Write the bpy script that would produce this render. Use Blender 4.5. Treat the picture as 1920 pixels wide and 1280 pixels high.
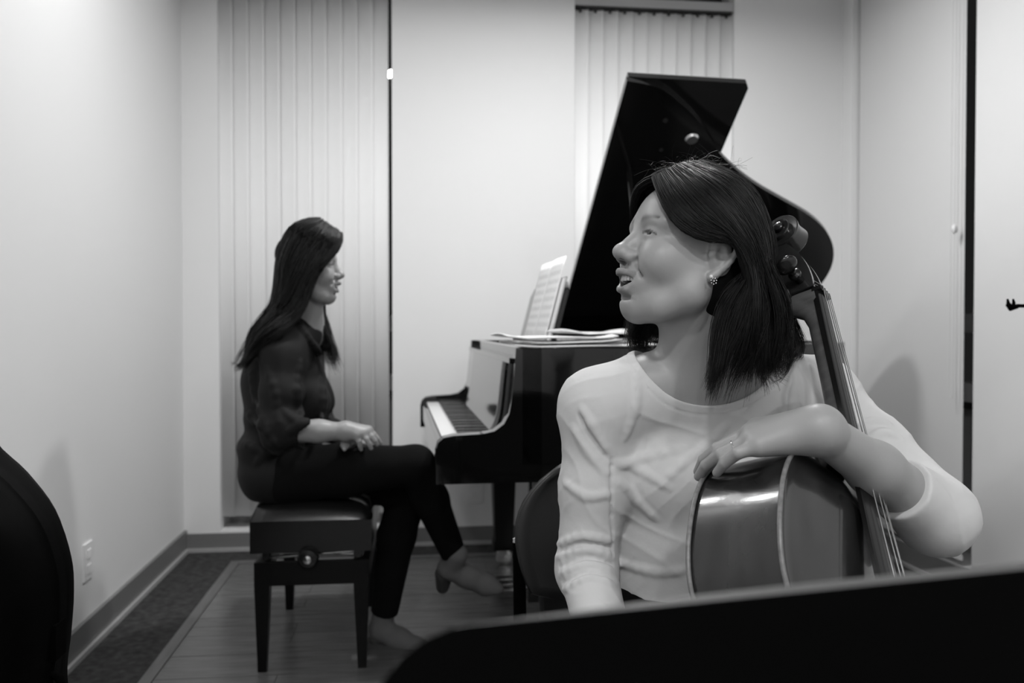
import bpy, bmesh, math, random
import numpy as np
from mathutils import Vector, Matrix

# ---------------------------------------------------------------- clear
for o in list(bpy.data.objects):
    bpy.data.objects.remove(o, do_unlink=True)
COL = bpy.context.scene.collection
SC = bpy.context.scene
random.seed(4)

# ---------------------------------------------------------------- camera, world, lights, exposure
CAM_H, YAW, PITCH, FPX = 1.05, math.radians(6.6), math.radians(-1.07), 1600.0
cf = np.array([math.sin(YAW) * math.cos(PITCH), math.cos(YAW) * math.cos(PITCH), math.sin(PITCH)])
cr_ = np.array([math.cos(YAW), -math.sin(YAW), 0.0])
cu = np.cross(cr_, cf)
cam_data = bpy.data.cameras.new('camera')
cam_data.sensor_width = 36.0
cam_data.lens = 36.0 * FPX / 1920.0
cam_data.clip_start = 0.05
cam_data.dof.use_dof = True
cam_data.dof.focus_distance = 1.22
cam_data.dof.aperture_fstop = 4.8
cam = bpy.data.objects.new('camera', cam_data)
COL.objects.link(cam)
cam.matrix_world = Matrix(((cr_[0], cu[0], -cf[0], 0), (cr_[1], cu[1], -cf[1], 0), (cr_[2], cu[2], -cf[2], CAM_H), (0, 0, 0, 1)))
SC.camera = cam
def at(px, py, d):
    """world point seen at a photo pixel, at distance d along the view axis"""
    return np.array([0, 0, CAM_H]) + d * (cf + (px - 960) / FPX * cr_ - (py - 640) / FPX * cu)

w = bpy.data.worlds.new('night'); SC.world = w; w.use_nodes = True
w.node_tree.nodes['Background'].inputs[0].default_value = (0.012, 0.012, 0.012, 1)
w.node_tree.nodes['Background'].inputs[1].default_value = 1.0
SC.view_settings.view_transform = 'Standard'
SC.view_settings.look = 'None'
SC.view_settings.exposure = 0.0
SC.view_settings.gamma = 1.0
SC.view_settings.use_curve_mapping = False
LAMP_W = [4.2, 6.0, 26, 19.5, 23, 15, 21, 16]
LAMPS = [(-0.86, 2.15), (-0.86, 2.62), (0.40, 2.66), (0.98, 2.80), (-0.2, -0.45), (0.95, -0.45), (-0.1, -2.0), (1.2, -2.0)]

# ---------------------------------------------------------------- materials
MATS = {}
def mat(name, v, rough=0.5, spec=0.5, metal=0.0, noise=None, bump=None, coat=0.0, wave=None, sss=0.0, attr=False, emis=None):
    """grey procedural material; noise=(scale, amount, stretch xyz), bump=(scale, strength), wave=(scale, amount, axis)"""
    if name in MATS: return MATS[name]
    m = bpy.data.materials.new(name); m.use_nodes = True; MATS[name] = m
    nt = m.node_tree; b = nt.nodes['Principled BSDF']
    b.inputs['Base Color'].default_value = (v, v, v, 1)
    b.inputs['Roughness'].default_value = rough
    b.inputs['Specular IOR Level'].default_value = spec
    b.inputs['Metallic'].default_value = metal
    b.inputs['Coat Weight'].default_value = coat
    b.inputs['Coat Roughness'].default_value = 0.05
    if sss:
        b.inputs['Subsurface Weight'].default_value = sss
        b.inputs['Subsurface Radius'].default_value = (0.008, 0.008, 0.008)
        b.inputs['Subsurface Scale'].default_value = 0.5
    tc = nt.nodes.new('ShaderNodeTexCoord'); src = None
    if attr:
        a = nt.nodes.new('ShaderNodeAttribute'); a.attribute_name = 'tone'
        src = a.outputs['Color']
    if noise:
        mp = nt.nodes.new('ShaderNodeMapping'); nt.links.new(tc.outputs['Object'], mp.inputs[0])
        if len(noise) > 2: mp.inputs['Scale'].default_value = noise[2]
        n = nt.nodes.new('ShaderNodeTexNoise'); n.inputs['Scale'].default_value = noise[0]; n.inputs['Detail'].default_value = 5
        nt.links.new(mp.outputs[0], n.inputs['Vector'])
        r = nt.nodes.new('ShaderNodeMapRange'); r.inputs['From Min'].default_value = 0.25; r.inputs['From Max'].default_value = 0.75
        r.inputs['To Min'].default_value = 1 - noise[1]; r.inputs['To Max'].default_value = 1 + noise[1]
        nt.links.new(n.outputs['Fac'], r.inputs['Value'])
        mul = nt.nodes.new('ShaderNodeVectorMath'); mul.operation = 'SCALE'
        if src: nt.links.new(src, mul.inputs[0])
        else: mul.inputs[0].default_value = (v, v, v)
        nt.links.new(r.outputs[0], mul.inputs['Scale']); src = mul.outputs[0]
    if wave:
        wv = nt.nodes.new('ShaderNodeTexWave'); wv.inputs['Scale'].default_value = wave[0]; wv.bands_direction = wave[2]
        wv.inputs['Distortion'].default_value = 1.5
        nt.links.new(tc.outputs['Object'], wv.inputs['Vector'])
        r = nt.nodes.new('ShaderNodeMapRange'); r.inputs['To Min'].default_value = 1 - wave[1]; r.inputs['To Max'].default_value = 1.0
        nt.links.new(wv.outputs['Fac'], r.inputs['Value'])
        mul = nt.nodes.new('ShaderNodeVectorMath'); mul.operation = 'SCALE'
        if src: nt.links.new(src, mul.inputs[0])
        else: mul.inputs[0].default_value = (v, v, v)
        nt.links.new(r.outputs[0], mul.inputs['Scale']); src = mul.outputs[0]
    if src: nt.links.new(src, b.inputs['Base Color'])
    if bump:
        n = nt.nodes.new('ShaderNodeTexNoise'); n.inputs['Scale'].default_value = bump[0]; n.inputs['Detail'].default_value = 4
        if len(bump) > 2:
            mp = nt.nodes.new('ShaderNodeMapping'); nt.links.new(tc.outputs['Object'], mp.inputs[0])
            mp.inputs['Scale'].default_value = bump[2]; nt.links.new(mp.outputs[0], n.inputs['Vector'])
        else: nt.links.new(tc.outputs['Object'], n.inputs['Vector'])
        bp = nt.nodes.new('ShaderNodeBump'); bp.inputs['Strength'].default_value = bump[1]; bp.inputs['Distance'].default_value = 0.002
        nt.links.new(n.outputs['Fac'], bp.inputs['Height']); nt.links.new(bp.outputs[0], b.inputs['Normal'])
    if emis:
        b.inputs['Emission Color'].default_value = (1, 1, 1, 1); b.inputs['Emission Strength'].default_value = emis
    return m

M_WALL = mat('painted_wall', 0.72, 0.75, 0.2, bump=(160, 0.05))
M_CEIL = mat('ceiling_paint', 0.75, 0.8, 0.2, bump=(90, 0.05))
M_WHITE = mat('white_trim', 0.74, 0.4)
M_BASE = mat('grey_baseboard', 0.16, 0.4)
M_SHOE = mat('light_shoe_moulding', 0.36, 0.45)
M_PLANK = mat('dark_oak_plank', 0.098, 0.22, 0.5, noise=(6, 0.35, (1, 14, 14)), bump=(40, 0.08, (1, 12, 12)))
M_STRIP = mat('wood_edge_strip', 0.10, 0.4, 0.5, noise=(8, 0.2, (8, 1, 8)))
M_CARPET = mat('dark_carpet', 0.042, 0.95, 0.1, noise=(38, 0.5), bump=(260, 0.7))
M_SLAT = mat('blind_slat', 0.76, 0.55, 0.3, bump=(120, 0.04, (1, 1, 0.05)))
M_RAIL = mat('blind_rail', 0.42, 0.4)
M_GAP = mat('dark_track', 0.03, 0.5)
M_SHADE = mat('roller_shade_cloth', 0.66, 0.85, 0.15, bump=(600, 0.05))
M_FRAME = mat('window_frame_metal', 0.045, 0.35, 0.5, metal=0.2)
M_PANEL = mat('window_lower_panel', 0.5, 0.6)
M_LACQ = mat('black_piano_lacquer', 0.0045, 0.06, 0.5, coat=0.3)
M_SATIN = mat('black_satin', 0.004, 0.40, 0.2)
M_IVORY = mat('white_key', 0.75, 0.18)
M_EBONY = mat('ebony', 0.008, 0.22, 0.5)
M_BRASS = mat('brass', 0.62, 0.22, metal=1.0)
M_STEEL = mat('polished_steel', 0.62, 0.18, metal=1.0)
M_PLATE = mat('iron_plate', 0.035, 0.45, metal=0.2)
M_FELT = mat('dark_felt', 0.02, 0.9, 0.1)
M_SOUND = mat('soundboard_wood', 0.20, 0.4, wave=(30, 0.2, 'Y'))
M_PAPER = mat('paper', 0.72, 0.7, 0.2)
M_COVER = mat('grey_cover', 0.22, 0.55)
M_LEATHER = mat('black_leather', 0.006, 0.24, 0.5, bump=(220, 0.12))
M_BENCHW = mat('bench_black_wood', 0.003, 0.3, 0.2)
M_PLASTIC = mat('black_shell', 0.0012, 0.6, 0.03)
M_GREYPLASTIC = mat('chair_plastic', 0.016, 0.38, 0.4)
M_CHARCOAL = mat('powder_coat_black', 0.0012, 0.8, 0.02)

def sheet_music():
    m = bpy.data.materials.new('printed_score'); m.use_nodes = True
    nt = m.node_tree; b = nt.nodes['Principled BSDF']; b.inputs['Roughness'].default_value = 0.7
    tc = nt.nodes.new('ShaderNodeTexCoord'); sep = nt.nodes.new('ShaderNodeSeparateXYZ'); nt.links.new(tc.outputs['UV'], sep.inputs[0])
    # systems of staves: broad bands along v, broken up by note-like noise along u
    wv = nt.nodes.new('ShaderNodeMath'); wv.operation = 'SINE'
    ml = nt.nodes.new('ShaderNodeMath'); ml.operation = 'MULTIPLY'; ml.inputs[1].default_value = 2 * math.pi * 10
    nt.links.new(sep.outputs['Y'], ml.inputs[0]); nt.links.new(ml.outputs[0], wv.inputs[0])
    gt = nt.nodes.new('ShaderNodeMath'); gt.operation = 'GREATER_THAN'; gt.inputs[1].default_value = 0.0; nt.links.new(wv.outputs[0], gt.inputs[0])
    n = nt.nodes.new('ShaderNodeTexNoise'); n.inputs['Scale'].default_value = 60; nt.links.new(tc.outputs['UV'], n.inputs['Vector'])
    g2 = nt.nodes.new('ShaderNodeMapRange'); g2.inputs['From Min'].default_value = 0.4; g2.inputs['From Max'].default_value = 0.6; nt.links.new(n.outputs['Fac'], g2.inputs['Value'])
    mg = nt.nodes.new('ShaderNodeMath'); mg.operation = 'MULTIPLY'; nt.links.new(gt.outputs[0], mg.inputs[0]); nt.links.new(g2.outputs[0], mg.inputs[1])
    # margins
    def edge(sock, lo, hi):
        a = nt.nodes.new('ShaderNodeMath'); a.operation = 'GREATER_THAN'; a.inputs[1].default_value = lo; nt.links.new(sock, a.inputs[0])
        c = nt.nodes.new('ShaderNodeMath'); c.operation = 'LESS_THAN'; c.inputs[1].default_value = hi; nt.links.new(sock, c.inputs[0])
        d = nt.nodes.new('ShaderNodeMath'); d.operation = 'MULTIPLY'; nt.links.new(a.outputs[0], d.inputs[0]); nt.links.new(c.outputs[0], d.inputs[1]); return d
    e1 = edge(sep.outputs['X'], 0.08, 0.9); e2 = edge(sep.outputs['Y'], 0.06, 0.93)
    m1 = nt.nodes.new('ShaderNodeMath'); m1.operation = 'MULTIPLY'; nt.links.new(mg.outputs[0], m1.inputs[0]); nt.links.new(e1.outputs[0], m1.inputs[1])
    m2 = nt.nodes.new('ShaderNodeMath'); m2.operation = 'MULTIPLY'; nt.links.new(m1.outputs[0], m2.inputs[0]); nt.links.new(e2.outputs[0], m2.inputs[1])
    mx = nt.nodes.new('ShaderNodeMix'); mx.data_type = 'RGBA'; mx.inputs[6].default_value = (.74, .74, .74, 1); mx.inputs[7].default_value = (.50, .50, .50, 1)
    nt.links.new(m2.outputs[0], mx.inputs[0]); nt.links.new(mx.outputs[2], b.inputs['Base Color'])
    return m
M_SCORE = sheet_music()

def glass_mat():
    m = bpy.data.materials.new('night_window_glass'); m.use_nodes = True
    b = m.node_tree.nodes['Principled BSDF']
    b.inputs['Base Color'].default_value = (0.9, 0.9, 0.9, 1); b.inputs['Roughness'].default_value = 0.02
    b.inputs['Transmission Weight'].default_value = 1.0; b.inputs['IOR'].default_value = 1.2
    return m
M_GLASS = glass_mat()

# ---------------------------------------------------------------- mesh helpers
def link(name, me, m=None, parent=None, smooth=False):
    if m is not None and len(me.materials) == 0: me.materials.append(m)
    if smooth: me.shade_smooth()
    o = bpy.data.objects.new(name, me); COL.objects.link(o)
    if parent is not None: o.parent = parent
    return o
def from_bm(name, bm, m, parent=None, smooth=False, bevel=0.0, seg=2):
    if bevel > 0:
        bmesh.ops.bevel(bm, geom=[e for e in bm.edges if e.calc_face_angle(0) > 0.5], offset=bevel, segments=seg, affect='EDGES', profile=0.6)
    bmesh.ops.recalc_face_normals(bm, faces=bm.faces)
    me = bpy.data.meshes.new(name); bm.to_mesh(me); bm.free()
    o = link(name, me, m, parent, False)
    if smooth or bevel > 0:
        me.shade_smooth(); me.set_sharp_from_angle(angle=math.radians(38))
    return o
def bm_box(bm, lo, hi):
    vs = [bm.verts.new((x, y, z)) for z in (lo[2], hi[2]) for y in (lo[1], hi[1]) for x in (lo[0], hi[0])]
    for f in ((0, 2, 3, 1), (4, 5, 7, 6), (0, 1, 5, 4), (2, 6, 7, 3), (0, 4, 6, 2), (1, 3, 7, 5)):
        bm.faces.new([vs[i] for i in f])
    return vs
def box(name, lo, hi, m, parent=None, bevel=0.0):
    bm = bmesh.new(); bm_box(bm, lo, hi); return from_bm(name, bm, m, parent, bevel=bevel)
def boxes(name, lst, m, parent=None):
    bm = bmesh.new()
    for lo, hi in lst: bm_box(bm, lo, hi)
    return from_bm(name, bm, m, parent)
def tag(o, label=None, cat=None, group=None, kind=None):
    if label: o['label'] = label
    if cat: o['category'] = cat
    if group: o['group'] = group
    if kind: o['kind'] = kind
    return o
def empty(name, loc=(0, 0, 0), rz=0.0):
    o = bpy.data.objects.new(name, None); COL.objects.link(o); o.location = loc; o.rotation_euler = (0, 0, rz); o.empty_display_size = 0.05
    return o
def prism(bm, poly, h0, h1, fn):
    """extrude a 2D polygon between two heights; fn(a, b, h) -> xyz"""
    lo = [bm.verts.new(fn(a, b, h0)) for a, b in poly]; hi = [bm.verts.new(fn(a, b, h1)) for a, b in poly]
    n = len(poly)
    bm.faces.new(lo); bm.faces.new(hi)
    for i in range(n): bm.faces.new((lo[i], lo[(i + 1) % n], hi[(i + 1) % n], hi[i]))
def tube_data(pts, rad, sides=10, cap=True):
    """tube along a polyline; rad number or list"""
    P = np.asarray(pts, float); n = len(P); R = np.full(n, rad) if np.isscalar(rad) else np.asarray(rad, float)
    T = np.gradient(P, axis=0); T /= np.linalg.norm(T, axis=1)[:, None] + 1e-12
    a = np.array([0, 0, 1.0]) if abs(T[0, 2]) < 0.9 else np.array([1.0, 0, 0])
    nrm = np.cross(T[0], a); nrm /= np.linalg.norm(nrm)
    V = []; ang = np.linspace(0, 2 * np.pi, sides, endpoint=False)
    for i in range(n):
        nrm = nrm - T[i] * (nrm @ T[i]); nrm /= np.linalg.norm(nrm) + 1e-12
        bi = np.cross(T[i], nrm)
        V.append(P[i] + R[i] * (np.cos(ang)[:, None] * nrm + np.sin(ang)[:, None] * bi))
    V = np.concatenate(V); Fs = []
    for i in range(n - 1):
        for j in range(sides):
            k = (j + 1) % sides
            Fs.append((i * sides + j, i * sides + k, (i + 1) * sides + k, (i + 1) * sides + j))
    if cap:
        Fs.append(tuple(range(sides))[::-1]); Fs.append(tuple((n - 1) * sides + j for j in range(sides)))
    return V, Fs
def tube(name, pts, rad, m, parent=None, sides=10, cap=True):
    V, Fs = tube_data(pts, rad, sides, cap)
    me = bpy.data.meshes.new(name); me.from_pydata(V.tolist(), [], Fs); me.update()
    me.shade_smooth(); me.set_sharp_from_angle(angle=math.radians(50))
    return link(name, me, m, parent)
def multi_tube(name, lst, m, parent=None, sides=8):
    Vs = []; Fs = []; off = 0
    for pts, rad in lst:
        V, Fq = tube_data(pts, rad, sides); Vs.append(V); Fs += [tuple(i + off for i in q) for q in Fq]; off += len(V)
    me = bpy.data.meshes.new(name); me.from_pydata(np.concatenate(Vs).tolist(), [], Fs); me.update(); me.shade_smooth(); me.set_sharp_from_angle(angle=math.radians(50))
    return link(name, me, m, parent)
def lathe(name, prof, m, parent=None, sides=24, loc=(0, 0, 0), axis='Z'):
    """prof list of (r, h)"""
    V = []; Fs = []
    for r, h in prof:
        for j in range(sides):
            a = 2 * math.pi * j / sides; x, y = r * math.cos(a), r * math.sin(a)
            V.append({'Z': (x, y, h), 'X': (h, x, y), 'Y': (x, h, y)}[axis])
    n = len(prof)
    for i in range(n - 1):
        for j in range(sides):
            k = (j + 1) % sides; Fs.append((i * sides + j, i * sides + k, (i + 1) * sides + k, (i + 1) * sides + j))
    Fs.append(tuple(range(sides))[::-1]); Fs.append(tuple((n - 1) * sides + j for j in range(sides)))
    me = bpy.data.meshes.new(name); me.from_pydata(V, [], Fs); me.update()
    bm = bmesh.new(); bm.from_mesh(me); bmesh.ops.recalc_face_normals(bm, faces=bm.faces); bm.to_mesh(me); bm.free()
    me.shade_smooth(); me.set_sharp_from_angle(angle=math.radians(40))
    o = link(name, me, m, parent); o.location = loc; return o
def catmull(P, n=8, closed=False):
    P = np.asarray(P, float); out = []
    N = len(P)
    rng = range(N) if closed else range(N - 1)
    for i in rng:
        if closed: a, b, c, d = P[(i - 1) % N], P[i], P[(i + 1) % N], P[(i + 2) % N]
        else: a, b, c, d = P[max(i - 1, 0)], P[i], P[i + 1], P[min(i + 2, N - 1)]
        for t in np.linspace(0, 1, n, endpoint=False):
            out.append(.5 * (2 * b + (c - a) * t + (2 * a - 5 * b + 4 * c - d) * t * t + (3 * b - a - 3 * c + d) * t ** 3))
    if not closed: out.append(P[-1])
    return np.array(out)
def grid_mesh(name, G, m, parent=None, closed_u=False, thick=0.0, uv=False):
    """surface from an array (nu, nv, 3)"""
    nu, nv = G.shape[:2]; V = G.reshape(-1, 3).tolist(); Fs = []
    for i in range(nu if closed_u else nu - 1):
        for j in range(nv - 1):
            a = i * nv + j; b = ((i + 1) % nu) * nv + j; Fs.append((a, b, b + 1, a + 1))
    me = bpy.data.meshes.new(name); me.from_pydata(V, [], Fs); me.update()
    if uv:
        ul = me.uv_layers.new(name='UVMap')
        for lp in me.loops:
            i, j = divmod(lp.vertex_index, nv); ul.data[lp.index].uv = (i / (nu - 1), j / (nv - 1))
    me.shade_smooth()
    o = link(name, me, m, parent)
    if thick:
        md = o.modifiers.new('thickness', 'SOLIDIFY'); md.thickness = thick; md.offset = 0
    return o

# ---------------------------------------------------------------- room shell
XL, XR, YB, YF, ZC = -1.055, 2.14, 4.08, -3.0, 2.72
def struct(o): o['kind'] = 'structure'; return o
O1, O2 = (-0.893, -0.098), (0.777, 1.575)        # window recesses in the back wall
RW = (3.055, 3.985)                               # recess in the right wall
struct(box('wall_left', (XL - 0.1, YF, 0), (XL, YB + 0.3, ZC), M_WALL))
struct(boxes('wall_back', [((XL, YB, 0), (O1[0], YB + 0.22, ZC)), ((O1[1], YB, 0), (O2[0], YB + 0.22, ZC)), ((O2[1], YB, 0), (XR, YB + 0.22, ZC)),
                           ((O1[0], YB, 0), (O1[1], YB + 0.22, 0.085)), ((O2[0], YB, 0), (O2[1], YB + 0.22, 0.085))], M_WALL))
struct(boxes('wall_right', [((XR, YF, 0), (XR + 0.22, RW[0], ZC)), ((XR, RW[1], 0), (XR + 0.22, YB + 0.3, ZC)), ((XR, RW[0], 0), (XR + 0.22, RW[1], 0.085))], M_WALL))
struct(box('wall_front', (XL, YF - 0.1, 0), (XR, YF, ZC), M_WALL))
struct(box('ceiling', (XL - 0.1, YF - 0.1, ZC), (XR + 0.2, YB + 0.3, ZC + 0.1), M_CEIL))
floor = struct(box('floor', (XL - 0.1, YF - 0.1, -0.12), (XR + 0.2, YB + 0.25, -0.016), M_GAP))
# planks run across the room; a lighter strip frames them and carpet fills the border
PX0, PY1 = -0.768, 3.86
pw = 0.089; plank_me = {}
rng = random.Random(9)
row = 0; y = PY1
while y > -1.2:
    x = PX0; first = True
    while x < XR - 0.01:
        ln = rng.choice([0.72, 0.96, 1.2]) if not first else rng.choice([0.36, 0.6, 0.84, 1.08])
        first = False
        ln = min(ln, XR - x)
        key = round(ln, 3)
        if key not in plank_me:
            bm = bmesh.new(); bm_box(bm, (0.0008, 0.0008, -0.014), (ln - 0.0008, pw - 0.0012, 0.0))
            me = bpy.data.meshes.new('plank'); bmesh.ops.recalc_face_normals(bm, faces=bm.faces); bm.to_mesh(me); bm.free(); me.materials.append(M_PLANK); plank_me[key] = me
        o = bpy.data.objects.new('plank', plank_me[key]); COL.objects.link(o); o.parent = floor
        o.location = (x, y - pw, rng.uniform(-0.0008, 0.0))
        x += ln
    y -= pw; row += 1
box('rear_boards', (PX0, YF, -0.015), (XR, y, -0.0005), M_PLANK, floor)
struct(boxes('trim_1', [((-0.806, YF, -0.015), (PX0, 3.90, 0.003)), ((PX0, PY1, -0.015), (XR, PY1 + 0.042, 0.003))], M_STRIP))
struct(boxes('floor_carpet', [((XL, YF, -0.015), (-0.806, 3.902, 0.004)), ((XL, 3.902, -0.015), (XR, YB, 0.004))], M_CARPET))
def baseboard(name, lo, hi, shoe):
    o = struct(box(name, lo, hi, M_BASE, bevel=0.003)); box('shoe_moulding', *shoe, M_SHOE, o, bevel=0.003)
baseboard('baseboard_left', (XL, YF, 0.004), (XL + 0.014, YB, 0.103), ((XL + 0.0141, YF, 0.004), (XL + 0.026, YB - 0.027, 0.020)))
baseboard('baseboard_back', (XL + 0.0145, YB - 0.014, 0.004), (XR - 0.0145, YB, 0.087), ((XL + 0.0145, YB - 0.026, 0.004), (XR - 0.027, YB - 0.0141, 0.020)))
baseboard('baseboard_right', (XR - 0.014, YF, 0.004), (XR, YB, 0.103), ((XR - 0.026, YF, 0.004), (XR - 0.0141, YB - 0.027, 0.020)))

# windows (night outside) behind the blinds
def window_at(n, place, width):
    """place(u, v, z): u along the wall, v outward"""
    def bx(name, u0, u1, v0, v1, z0, z1, m, p=None):
        a = place(u0, v0, z0); b = place(u1, v1, z1)
        return box(name, [min(a[i], b[i]) for i in range(3)], [max(a[i], b[i]) for i in range(3)], m, p)
    fr = bx('window_%d' % n, 0.0, width, 0.212, 0.218, 0.085, 0.70, M_PANEL); struct(fr)
    for nm, a, b, z0, z1, m in [('sill_rail', 0, width, 0.73, 0.81, M_WHITE), ('mid_rail', 0, width, 1.02, 1.10, M_PANEL), ('top_rail', 0, width, 2.64, ZC, M_FRAME),
                                ('lower_rail', 0, width, 0.70, 0.73, M_FRAME), ('frame_stile', 0, 0.022, 0.81, 2.64, M_FRAME), ('frame_stile', width - 0.005, width, 0.81, 2.64, M_FRAME)]:
        bx(nm, a, b, 0.165, 0.20, z0, z1, m, fr)
    bx('pane', 0.022, width - 0.022, 0.182, 0.187, 0.81, 1.02, M_GLASS, fr)
    bx('pane', 0.022, width - 0.022, 0.182, 0.187, 1.10, 2.64, M_GLASS, fr)
window_at(1, lambda u, v, z: (O1[0] + u, YB + v, z), O1[1] - O1[0])
window_at(2, lambda u, v, z: (O2[0] + u, YB + v, z), O2[1] - O2[0])
window_at(3, lambda u, v, z: (XR + v, RW[0] + u, z), RW[1] - RW[0])
struct(box('window_sill_1', (O1[0] + 0.001, YB - 0.004, 0.0855), (O1[1] - 0.001, YB + 0.16, 0.097), M_WHITE, bevel=0.002))
struct(box('window_sill_2', (O2[0] + 0.001, YB - 0.004, 0.0855), (O2[1] - 0.001, YB + 0.16, 0.097), M_WHITE, bevel=0.002))

def vertical_blind(xs, ztop, zbot, label, x0, x1, angs):
    root = empty('vertical_blind', ((x0 + x1) / 2, YB + 0.034, 0)); cx = (x0 + x1) / 2
    tag(root, label, 'blind', 'vertical blinds in the back wall recesses')
    box('headrail', (x0 - cx, -0.03, ztop + 0.012), (x1 - cx, 0.025, ztop + 0.055), M_RAIL, root, bevel=0.002)
    box('track', (x0 - cx + 0.002, -0.031, ztop + 0.006), (x1 - cx - 0.002, 0.024, ztop + 0.0115), M_GAP, root)
    wd = 0.083; n = 6
    G = np.zeros((n + 1, 2, 3))
    for i in range(n + 1):
        u = (i / n - 0.5) * wd
        G[i, 0] = (u, 0.004 * (1 - (2 * u / wd) ** 2), zbot); G[i, 1] = (u, 0.004 * (1 - (2 * u / wd) ** 2), ztop)
    me = None
    for xx, an in zip(xs, angs):
        if me is None:
            s = grid_mesh('slat', G, M_SLAT, root, thick=0.0012); me = s.data
        else:
            s = bpy.data.objects.new('slat', me); COL.objects.link(s); s.parent = root
            md = s.modifiers.new('thickness', 'SOLIDIFY'); md.thickness = 0.0012; md.offset = 0
        s.location = (xx - cx, 0.0, 0); s.rotation_euler = (0, 0, math.radians(an))
    cme = None
    for xx in xs:
        if cme is None:
            c = box('carrier', (-0.006, -0.006, ztop - 0.012), (0.006, 0.006, ztop + 0.0062), M_GAP, root); cme = c.data
        else:
            c = bpy.data.objects.new('carrier', cme); COL.objects.link(c); c.parent = root
        c.location = (xx - cx, 0, 0)
p1 = (O1[1] - 0.020 - O1[0]) / 11.0
xs1 = [O1[0] + 0.022 + 0.0715 * i for i in range(11)]
vertical_blind(xs1, 2.62, 0.155, 'tall vertical blind behind the woman on the piano bench', O1[0] + 0.004, O1[1] - 0.004, [-10, -9, -6, -12, -11, -8, -9, -8, -8, -7, -7])
xs2 = [O2[0] + 0.034 + 0.0735 * i for i in range(11)]
vertical_blind(xs2, 2.585, 0.155, 'vertical blind partly hidden by the raised piano lid', O2[0] + 0.002, O2[1] - 0.004, [-11, -11, -10, -10, -6, -6, -6, -7, -11, -10, -9])
# roller shade on the right wall with its bead chain
rs = empty('roller_shade', (XR + 0.035, (RW[0] + RW[1]) / 2, 0)); tag(rs, 'plain roller shade in the right wall recess with bead chain', 'shade')
hw = (RW[1] - RW[0]) / 2
box('shade_cloth', (-0.001, -hw + 0.11, 0.13), (0.001, hw - 0.01, 2.66), M_SHADE, rs)
box('bottom_bar', (-0.006, -hw + 0.11, 0.112), (0.006, hw - 0.01, 0.132), M_WHITE, rs, bevel=0.002)
lathe('roller_tube', [(0.028, -hw + 0.03), (0.028, hw - 0.005)], M_RAIL, rs, 16, (0.02, 0, 2.675), 'Y')
ch = [(-0.04, -hw + 0.115, 2.66), (-0.04, -hw + 0.115, 0.78)] + [(-0.04, -hw + 0.127 - 0.012 * math.cos(a), 0.78 - 0.02 * math.sin(a)) for a in np.linspace(0, math.pi, 7)] + [(-0.04, -hw + 0.139, 2.66)]
tube('bead_chain', ch, 0.0014, M_SHADE, rs, 6)
lathe('chain_connector', [(0.002, -0.022), (0.010, -0.012), (0.011, 0.0), (0.008, 0.012), (0.002, 0.018)], M_WHITE, rs, 12, (-0.04, -hw + 0.117, 1.435))

def outlet(name, loc, axis, label):
    r = empty(name, loc); tag(r, label, 'outlet')
    d = lambda a, b, c: (c, a, b) if axis == 'X' else (a, -c, b)
    def bx(nm, a0, a1, b0, b1, c0, c1, m):
        p, q = d(a0, b0, c0), d(a1, b1, c1); box(nm, [min(p[i], q[i]) for i in range(3)], [max(p[i], q[i]) for i in range(3)], m, r, bevel=0.0015)
    bx('cover_plate', -0.037, 0.037, -0.06, 0.06, 0.0, 0.006, M_WHITE)
    for s in (-1, 1): bx('socket', -0.016, 0.016, s * 0.024 - 0.014, s * 0.024 + 0.014, 0.0062, 0.009, M_PAPER)
outlet('wall_outlet', (XL, 2.90, 0.285), 'X', 'white outlet plate on the left wall above the baseboard')
outlet('wall_outlet', (0.292, YB, 0.262), 'Y', 'outlet plate on the back wall under the piano')

# ceiling lamps: surface drums whose rim cuts the light off high on the walls
def ceiling_lamp(x, y, label, watts):
    r = empty('ceiling_lamp', (x, y, ZC)); tag(r, label, 'lamp', 'drum lamps on the ceiling')
    n = 28; G = []
    for rad, z in ((0.125, 0.0), (0.125, -0.0405), (0.119, -0.0405), (0.119, -0.02)):
        G.append([(rad * math.cos(2 * math.pi * j / n), rad * math.sin(2 * math.pi * j / n), z) for j in range(n + 1)])
    grid_mesh('drum', np.array(G), M_WHITE, r)
    lathe('lens', [(0.085, -0.028), (0.085, -0.02)], mat('lamp_lens', 0.8, 0.4, emis=3.0), r, 24)
    ld = bpy.data.lights.new('lamp_light', 'AREA'); ld.shape = 'DISK'; ld.size = 0.15; ld.energy = watts
    lo = bpy.data.objects.new('lamp_light', ld); COL.objects.link(lo); lo.parent = r; lo.location = (0, 0, -0.031)
for i, (lx, ly) in enumerate(LAMPS):
    ceiling_lamp(lx, ly, ['drum lamp on the ceiling by the left wall, nearer the instrument case', 'drum lamp on the ceiling by the left wall, beside the bench', 'drum lamp on the ceiling over the piano keyboard, near the back wall', 'drum lamp on the ceiling over the piano tail', 'drum lamp on the ceiling left of the cellist', 'drum lamp on the ceiling right of the cellist',
                          'drum lamp on the ceiling behind the camera, left', 'drum lamp on the ceiling behind the camera, right'][i], LAMP_W[i])
# a street lamp far outside, seen through the slit beside the blind
sl = empty('street_lamp', (-1.15, 14.0, 0)); tag(sl, 'bright street lamp outside seen through the slit beside the blind', 'lamp')
g0 = at(733.5, 139, 13.6); sl.location = (g0[0], g0[1], 0)
tube('post', [(0, 0, -3), (0, 0, g0[2] - 0.058)], 0.03, M_FRAME, sl)
lathe('globe', [(0.01, -0.06), (0.05, -0.045), (0.058, 0), (0.04, 0.045), (0.005, 0.06)], mat('street_lamp_glow', 0.8, emis=30.0), sl, 16, (0, 0, g0[2]))

# ================================================================ grand piano
PIANO = empty('grand_piano', (0.062, 2.387, 0), 0.023)
tag(PIANO, 'black lacquered grand piano with its lid raised', 'piano')
PWD = 1.424
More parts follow.
